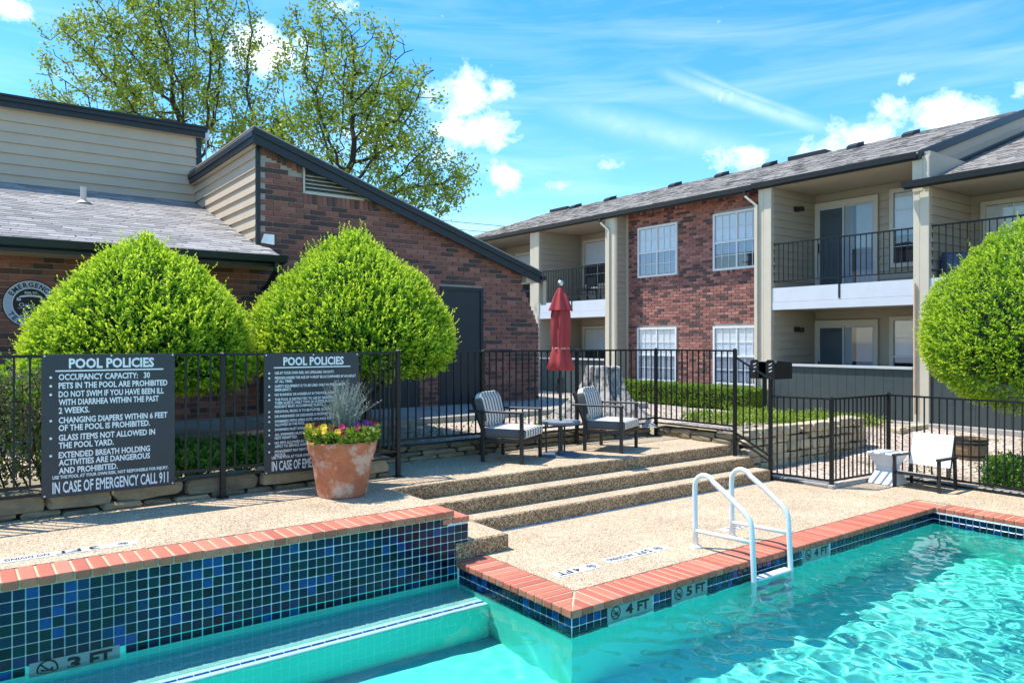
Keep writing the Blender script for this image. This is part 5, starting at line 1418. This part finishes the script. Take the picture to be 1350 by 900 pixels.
def dome_points(n, R_, hup, hdn, rng, seed, lump=.085):
    """points on a bell-shaped clipped shrub, in local coordinates about its widest level"""
    P, N = [], []
    h = rng.uniform(-1, 1, n * 3)
    prof = lambda t: np.where(t >= 0, np.power(np.clip(1 - t * t, 0, 1), .92), np.sqrt(np.clip(1 - (t * 1.0) ** 2, 0, 1)))
    r = prof(h)
    keep = rng.uniform(0, 1, n * 3) < np.clip(r + .12, 0, 1) * np.where(h < 0, hdn / hup, 1.0)
    h, r = h[keep][:n], r[keep][:n]
    a = rng.uniform(0, 2 * math.pi, len(h))
    z = np.where(h >= 0, h * hup, h * hdn)
    P = np.stack([R_ * r * np.cos(a), R_ * r * np.sin(a), z], 1)
    eps = .02
    r2 = prof(np.clip(h + eps, -1, 1)); dr = (r2 - r) * R_ / (eps * np.where(h >= 0, hup, hdn))
    N = np.stack([np.cos(a), np.sin(a), -dr], 1); N /= np.linalg.norm(N, axis=1, keepdims=True)
    off = np.array([noise.fractal(Vector((p[0] * 2.2 + seed, p[1] * 2.2, p[2] * 2.2)), 1, 2, 3) for p in P])
    return P + N * (off * lump)[:, None], N

def shrub(loc, R_, hup, hdn, zc, label, seed, n=4200, gz=None):
    rng = np.random.RandomState(seed)
    gz = T(loc[0], loc[1]) if gz is None else gz
    root = tag(empty('round_shrub', (loc[0], loc[1], gz)), label, 'shrub', 'large clipped round shrubs')
    c = np.array([loc[0], loc[1], zc])
    P, N = dome_points(n, R_ - .05, hup - .04, hdn, rng, seed)
    C, D, S, Tp = shoots(P + c, N, rng, per=8, length=(.08, .19), leaf=(.032, .054))
    # longer stray sprigs standing proud of the clipped surface
    k = rng.choice(len(P), n // 24, replace=False)
    k = k[N[k, 2] > -.2]
    C2, D2, S2, T2 = shoots(P[k] + c + N[k] * .06, N[k], rng, per=11, length=(.16, .30), leaf=(.026, .042), upb=1.2)
    # inner leaves
    P3, N3 = dome_points(n // 2, R_ - .16, hup - .15, hdn - .08, rng, seed + 5)
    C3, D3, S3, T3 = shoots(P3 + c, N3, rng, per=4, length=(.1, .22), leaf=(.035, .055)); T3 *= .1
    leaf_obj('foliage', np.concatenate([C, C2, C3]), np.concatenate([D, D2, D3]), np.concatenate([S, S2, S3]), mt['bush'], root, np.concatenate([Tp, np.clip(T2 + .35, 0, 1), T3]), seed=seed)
    # solid dark core added behind the leaves; its colour stands for the inner shade
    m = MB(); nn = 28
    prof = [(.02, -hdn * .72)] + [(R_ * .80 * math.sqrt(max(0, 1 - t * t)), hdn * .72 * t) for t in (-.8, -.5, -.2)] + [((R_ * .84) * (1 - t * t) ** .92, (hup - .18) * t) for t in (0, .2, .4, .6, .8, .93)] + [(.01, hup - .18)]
    m.lathe(prof, nn, (loc[0], loc[1], zc), lambda a, z, i: 1 + .05 * math.sin(5 * a + z * 4)); m.build('dark_core', mt['core'], root)
    rg = random.Random(seed)
    for i in range(5):
        a = rg.uniform(0, 6.28); r = R_ * rg.uniform(.2, .45)
        MB().tube([(loc[0] + .05 * math.cos(a), loc[1] + .05 * math.sin(a), gz - .05), (loc[0] + .12 * math.cos(a), loc[1] + .12 * math.sin(a), gz + .4), (loc[0] + r * math.cos(a), loc[1] + r * math.sin(a), zc - hdn * .35)], [.05, .04, .022], 7).build('stem', mt['bark'], root)
shrub((1.76, 9.3), 1.20, 1.52, .30, 1.70, 'round lime-green shrub partly covering the emergency telephone sign', 11, n=5200)
shrub((4.30, 9.32), 1.38, 1.66, .32, 1.80, 'round lime-green shrub in front of the brick gable between the signs and the dark door', 23, n=6200)
shrub((12.55, 3.95), 1.68, 1.95, .98, 1.98, 'round lime-green shrub hanging over the lower fence by the half-barrel planter', 37, n=8200)

def leaf_patch(name, label, cat, boxes, mat, n, leaf=(.03, .06), seed=1, group=None, shape=None, tipb=0.0, kind=None, parts=True, zfun=None):
    rng = np.random.RandomState(seed); Ps, Ns = [], []
    for (x0, x1, y0, y1, z0, z1) in boxes:
        k = int(n / len(boxes)); p = rng.uniform(0, 1, (k, 3))
        q = np.array([x0, y0, z0]) + p * np.array([x1 - x0, y1 - y0, z1 - z0])
        if shape == 'box':   # push to the faces
            f = rng.randint(0, 4, k)
            q[f == 0, 2] = z1; q[f == 1, 0] = x0; q[f == 2, 1] = y0; 
        if zfun is not None: q[:, 2] += np.array([zfun(a, b) for a, b in q[:, :2]])
        q += np.array([[noise.noise(Vector((a * 3, b * 3, c * 3 + s * 7))) * .05 for s in range(3)] for a, b, c in q])
        nn = rng.normal(scale=.5, size=(k, 3)); nn[:, 2] += .8
        if shape == 'box': nn[f == 1, 0] -= 1.2; nn[f == 2, 1] -= 1.2
        nn /= np.linalg.norm(nn, axis=1, keepdims=True); Ps.append(q); Ns.append(nn)
    P, N = np.concatenate(Ps), np.concatenate(Ns)
    C, D, S, Tp = shoots(P, N, rng, per=6, length=(.05, .14), leaf=leaf)
    if kind:
        o = leaf_obj(name, C, D, S, mat, None, np.clip(Tp + tipb, 0, 1), seed=seed); tag(o, label, cat, group, kind); return o
    b = boxes[0]
    root = tag(empty(name, ((b[0] + b[1]) / 2, (b[2] + b[3]) / 2, b[4])), label, cat, group)
    leaf_obj('foliage', C, D, S, mat, root, np.clip(Tp + tipb, 0, 1), seed=seed)
    return root
# clipped hedge along the apartment brick wall
hg = leaf_patch('hedge', 'clipped boxwood hedge along the foot of the apartment brick wall', 'hedge', [(15.30, 15.95, 11.0, 15.9, .33, .84)], mt['hedge'], 5600, (.035, .055), 3, shape='box')
MB().box(15.38, 11.08, .28, 15.90, 15.82, .75).build('dark_core', mt['core'], hg)  # solid dark filler inside the hedge, inner shade put into its colour
leaf_patch('ground_cover', 'lime-green ground cover spilling over the stone retaining wall', 'ground cover', [(9.8, 13.4, 7.25, 8.5, -.02, .13), (12.2, 15.4, 7.6, 9.4, -.02, .18)], mt['lime'], 3600, (.03, .055), 5, kind='stuff', zfun=T)
leaf_patch('ground_cover', 'dark green ivy ground cover behind the policy sign fence', 'ground cover', [(1.72, 3.6, 7.95, 9.2, -.03, .17)], mt['ivy'], 2300, (.04, .07), 6, kind='stuff', zfun=T)
leaf_patch('ground_cover', 'sparse weeds growing in the gravel bed behind the fence', 'ground cover', [(4.2, 9.0, 8.9, 9.8, -.02, .03), (9.5, 15.3, 8.6, 12.5, -.02, .04), (11.3, 15.0, 2.8, 6.4, -.02, .03)], mt['ivy'], 420, (.03, .05), 7, kind='stuff', zfun=T, tipb=.2)
tw = leaf_patch('vine_shrub', 'tangled half-dry vine shrub behind the fence at the picture edge', 'shrub', [(-.5, 1.0, 7.98, 8.6, .72, 1.72)], mt['dry'], 1500, (.03, .06), 8)
rngv = random.Random(4)
for i in range(26):
    x, y = rngv.uniform(-.4, .95), rngv.uniform(8.0, 8.5)
    MB().tube([(x, y, .6), (x + rngv.uniform(-.2, .2), y + rngv.uniform(-.1, .1), 1.1), (x + rngv.uniform(-.4, .4), y + rngv.uniform(-.2, .2), 1.75)], [.010, .008, .004], 5).build('stem', mt['bark'], tw)
rr_ = np.random.RandomState(5)
P = np.stack([rr_.uniform(-.5, 1.0, 900), rr_.uniform(7.95, 8.6, 900), rr_.uniform(.75, 1.85, 900)], 1); N_ = rr_.normal(size=(900, 3)); N_[:, 2] += .5; N_ /= np.linalg.norm(N_, axis=1, keepdims=True)
keep = (P[:, 2] > 1.55) | (rr_.uniform(0, 1, 900) < .45); C, D, S, Tp = shoots(P[keep], N_[keep], rr_, per=6, length=(.05, .14), leaf=(.03, .055))
leaf_obj('green_shoots', C, D, S, mt['bush'], tw, Tp * .5, seed=3)
leaf_patch('low_shrub', 'low dark green shrub at the foot of the lower fence under the round shrub', 'shrub', [(11.12, 12.0, 3.0, 4.35, .02, .42)], mt['ivy'], 1900, (.035, .06), 9)
wd = leaf_patch('sapling', 'thin leafy sapling against the dark patio wall behind the fence', 'sapling', [(13.85, 14.05, 4.35, 4.6, .45, .80)], mt['lime'], 60, (.05, .08), 10)
MB().tube([(13.95, 4.48, .1), (13.95, 4.48, .5), (13.93, 4.46, .85)], [.012, .01, .005], 6).build('stem', mt['bark'], wd)

# flowers in the pot
def flowers():
    rg = random.Random(6); rng = np.random.RandomState(6)
    P = np.stack([rng.uniform(-.35, .35, 1100), rng.uniform(-.35, .35, 1100), rng.uniform(.53, .66, 1100)], 1); P = P[(P[:, 0] ** 2 + P[:, 1] ** 2) < .36 ** 2]
    N = P.copy(); N[:, 2] = .35; N /= np.linalg.norm(N, axis=1, keepdims=True)
    C, D, S, Tp = shoots(P + np.array([px, py, pz]), N, rng, per=4, length=(.04, .08), leaf=(.035, .055))
    leaf_obj('pansy_leaves', C, D, S, mt['lime'], pot, Tp * .6, seed=2)
    # pansies: five rounded petals each
    def petals(mat, c, d):
        mb = MB(); d = Vector(d).normalized(); a = d.cross(Vector((0, 0, 1))).normalized(); b = d.cross(a)
        for i in range(5):
            an = 2 * math.pi * i / 5 + .3; q = a * math.cos(an) + b * math.sin(an); s_ = d.cross(q)
            c0 = Vector(c); rr = .026
            mb.add([c0, c0 + q * rr * .6 + s_ * rr * .75 + d * .004, c0 + q * rr * 1.25 + s_ * rr * .45 + d * .007, c0 + q * rr * 1.25 - s_ * rr * .45 + d * .009, c0 + q * rr * .6 - s_ * rr * .75 + d * .005], [(0, 1, 2, 3, 4)])
        ring_pts = [Vector(c) + d * .011 + (a * math.cos(t) + b * math.sin(t)) * .007 for t in (0, 1.05, 2.1, 3.14, 4.19, 5.24)]
        mb.add(ring_pts, [(0, 1, 2, 3, 4, 5)]); mb.build('pansy', mat, pot)
    spots = []
    camd = Vector((-.42, -.9, .25))
    for i in range(64):
        a = rg.uniform(math.pi * .9, math.pi * 1.95) if i < 32 else rg.uniform(0, 6.28); r = rg.uniform(.12, .34)
        x, y = px + r * math.cos(a), py + r * math.sin(a)
        right = x - px
        mat = mt['p_yel'] if (right < -.17 and rg.random() < .6) else rg.choice((mt['p_mag'], mt['p_red'], mt['p_red'], mt['p_pur'] if right > .05 else mt['p_mag']))
        petals(mat, (x, y, pz + .62 + rg.uniform(-.01, .10)), (camd.x + rg.uniform(-.3, .3), camd.y + rg.uniform(-.3, .3), camd.z + rg.uniform(0, .5)))
    # silver foliage plant: fine sprigs from a centre
    C, D, S = [], [], []; st = MB()
    for i in range(150):
        a = rg.uniform(0, 6.28); sp = rg.uniform(.02, .22) if rg.random() < .9 else rg.uniform(.2, .4); h = rg.uniform(.28, .62) * (1 - .4 * sp)
        base = Vector((px + .04 + rg.uniform(-.08, .08), py + .04 + rg.uniform(-.08, .08), pz + .56)); top = base + Vector((math.cos(a) * sp, math.sin(a) * sp, h))
        mid = base.lerp(top, .5) + Vector((0, 0, .07))
        st.tube([base, mid, top], [.0022, .0018, .001], 3, False)
        for k in range(22):
            t = .25 + .75 * k / 22; p = (base.lerp(mid, t * 2) if t < .5 else mid.lerp(top, t * 2 - 1))
            C.append(p); D.append((rg.uniform(-1, 1), rg.uniform(-1, 1), rg.uniform(.2, 1.2))); S.append(rg.uniform(.018, .034))
    st.build('silver_stems', mt['lav'], pot)
    leaf_obj('silver_foliage', np.array([tuple(c) for c in C]), np.array(D), np.array(S), mt['lav'], pot, aspect=.22, seed=9)
flowers()

# ------------------------------------------------------------------ trees behind the clubhouse
def tree(name, label, base, lobes, n_att, seed, trunk_h, lean, leaf_n=64, leaf=(.10, .175)):
    rng = np.random.RandomState(seed)
    A = []
    tot = sum(l[3] * l[4] * l[5] for l in lobes)
    for (x, y, z, a, b, c) in lobes:
        k = int(n_att * a * b * c / tot); p = rng.normal(size=(k, 3)); p /= np.linalg.norm(p, axis=1, keepdims=True)
        p *= (rng.uniform(0, 1, (k, 1)) ** (1 / 2.4)); A.append(p * np.array([a, b, c]) + np.array([x, y, z]))
    A = np.concatenate(A)
    base = np.array(base, float)
    nodes = [base]; par = [-1]
    k = int(trunk_h / .45)
    for i in range(1, k + 1): nodes.append(base + np.array([lean[0] * i / k, lean[1] * i / k, trunk_h * i / k])); par.append(i - 1)
    step, kill, infl = .42, .55, 5.5
    nd = np.array(nodes)
    dist = np.linalg.norm(A[:, None] - nd[None], axis=2); near = dist.argmin(1); md = dist.min(1)
    alive = np.ones(len(A), bool)
    for it in range(140):
        act = alive & (md < (infl if it > 12 else 50))
        if not act.any(): break
        ids = near[act]; dv = A[act] - np.array(nodes)[ids]; dv /= np.linalg.norm(dv, axis=1, keepdims=True) + 1e-9
        acc = {}
        for i, q in zip(ids, dv): acc[i] = acc.get(i, 0) + q
        new = []
        for i, q in acc.items():
            q = q / (np.linalg.norm(q) + 1e-9) + rng.normal(scale=.16, size=3); q /= np.linalg.norm(q)
            new.append((i, nodes[i] + q * step))
        s0 = len(nodes)
        for i, p in new: nodes.append(p); par.append(i)
        nn = np.array([p for _, p in new])
        d2 = np.linalg.norm(A[:, None] - nn[None], axis=2); m2 = d2.min(1); a2 = d2.argmin(1) + s0
        up_ = m2 < md; md = np.where(up_, m2, md); near = np.where(up_, a2, near)
        alive &= md > kill
        if len(nodes) > 6000: break
    nodes = np.array(nodes); par = np.array(par); n = len(nodes)
    rad = np.zeros(n); ch = np.zeros(n, int)
    for i in range(n - 1, 0, -1):
        if ch[i] == 0: rad[i] = .015 ** 2.15
        rad[par[i]] += rad[i]; ch[par[i]] += 1
    rad[0] = max(rad[0], rad[1]); rad = np.power(np.maximum(rad, 1e-9), 1 / 2.15)
    rad = np.minimum(rad, .42)
    root = tag(empty(name, tuple(base)), label, 'tree', 'trees beyond the clubhouse roof')
    trunk, limbs = MB(), MB()
    for i in range(1, n):
        a, b = Vector(nodes[par[i]]), Vector(nodes[i]); ra, rb = rad[par[i]], rad[i]
        ra = min(ra, rb * 1.5)
        (trunk if i <= k else limbs).tube([a, b], [ra, rb], 7 if rb > .08 else (5 if rb > .03 else 3), False)
    trunk.build('trunk', mt['bark'], root, smooth=True); limbs.build('branches', mt['bark'], root, smooth=True)
    tips = np.where(rad < .055)[0]; tips = tips[tips > k]; tips = tips[rng.uniform(0, 1, len(tips)) < .62]
    C, D, S, Tp = [], [], [], []
    dens = np.array([.15 + 1.7 * noise.noise(Vector(nodes[i] * .55) + Vector((seed, 0, 0))) for i in tips])
    for j in range(leaf_n):
        sel = tips[rng.uniform(0, 1, len(tips)) < np.clip(.72 + dens * .7, .12, 1)]
        off = rng.normal(scale=.17, size=(len(sel), 3)); C.append(nodes[sel] + off)
        d = rng.normal(size=(len(sel), 3)); d[:, 2] += .15; D.append(d); S.append(rng.uniform(leaf[0], leaf[1], len(sel))); Tp.append(np.clip(rng.normal(.3, .3, len(sel)), 0, 1))
    leaf_obj('crown', np.concatenate(C), np.concatenate(D), np.concatenate(S), mt['oak'], root, np.concatenate(Tp), aspect=.6, seed=seed)
def at(pxl, d, y):   # direction of view and distance -> place beyond the clubhouse
    l = (pxl - 675) / 990 * d
    return (d * math.cos(YAW) + l * math.sin(YAW), d * math.sin(YAW) - l * math.cos(YAW), 2 + (450 - y) / 990 * d)
def lobe(pxl, y, d, rx, rz): p = at(pxl, d, y); return (*p, rx, rx, rz)
b1 = at(318, 29, 450); b2 = at(415, 27, 450)
tree('oak_tree', 'spreading spring-green tree above the beige siding wall, its top cut by the picture edge', (b1[0], b1[1], .3),
     [lobe(150, 90, 29, 3.0, 2.2), lobe(205, 35, 29, 2.9, 2.6), lobe(268, 45, 29, 2.4, 3.4), lobe(120, 160, 29, 2.0, 1.5), lobe(235, 150, 29, 2.9, 2.2), lobe(302, 145, 29, 1.9, 2.4), lobe(345, 190, 28, 1.8, 1.8), lobe(180, 215, 29, 2.4, 1.0)], 2300, 7, 4.4, (-.6, .2, 0))
tree('oak_tree', 'spreading spring-green tree above the brick gable, leaning toward the apartments', (b2[0], b2[1], .3),
     [lobe(430, 80, 27, 2.0, 2.3), lobe(480, 110, 27, 2.5, 2.3), lobe(410, 160, 27, 2.0, 2.0), lobe(535, 110, 27, 1.5, 1.1), lobe(500, 190, 27, 2.4, 1.7), lobe(560, 240, 27, 2.1, 1.3), lobe(610, 245, 27, .9, .9), lobe(420, 225, 27, 2.2, 1.3), lobe(370, 175, 27, 1.2, 1.4), lobe(530, 265, 27, 2.0, .8)], 2100, 19, 4.2, (.5, 0, 0))
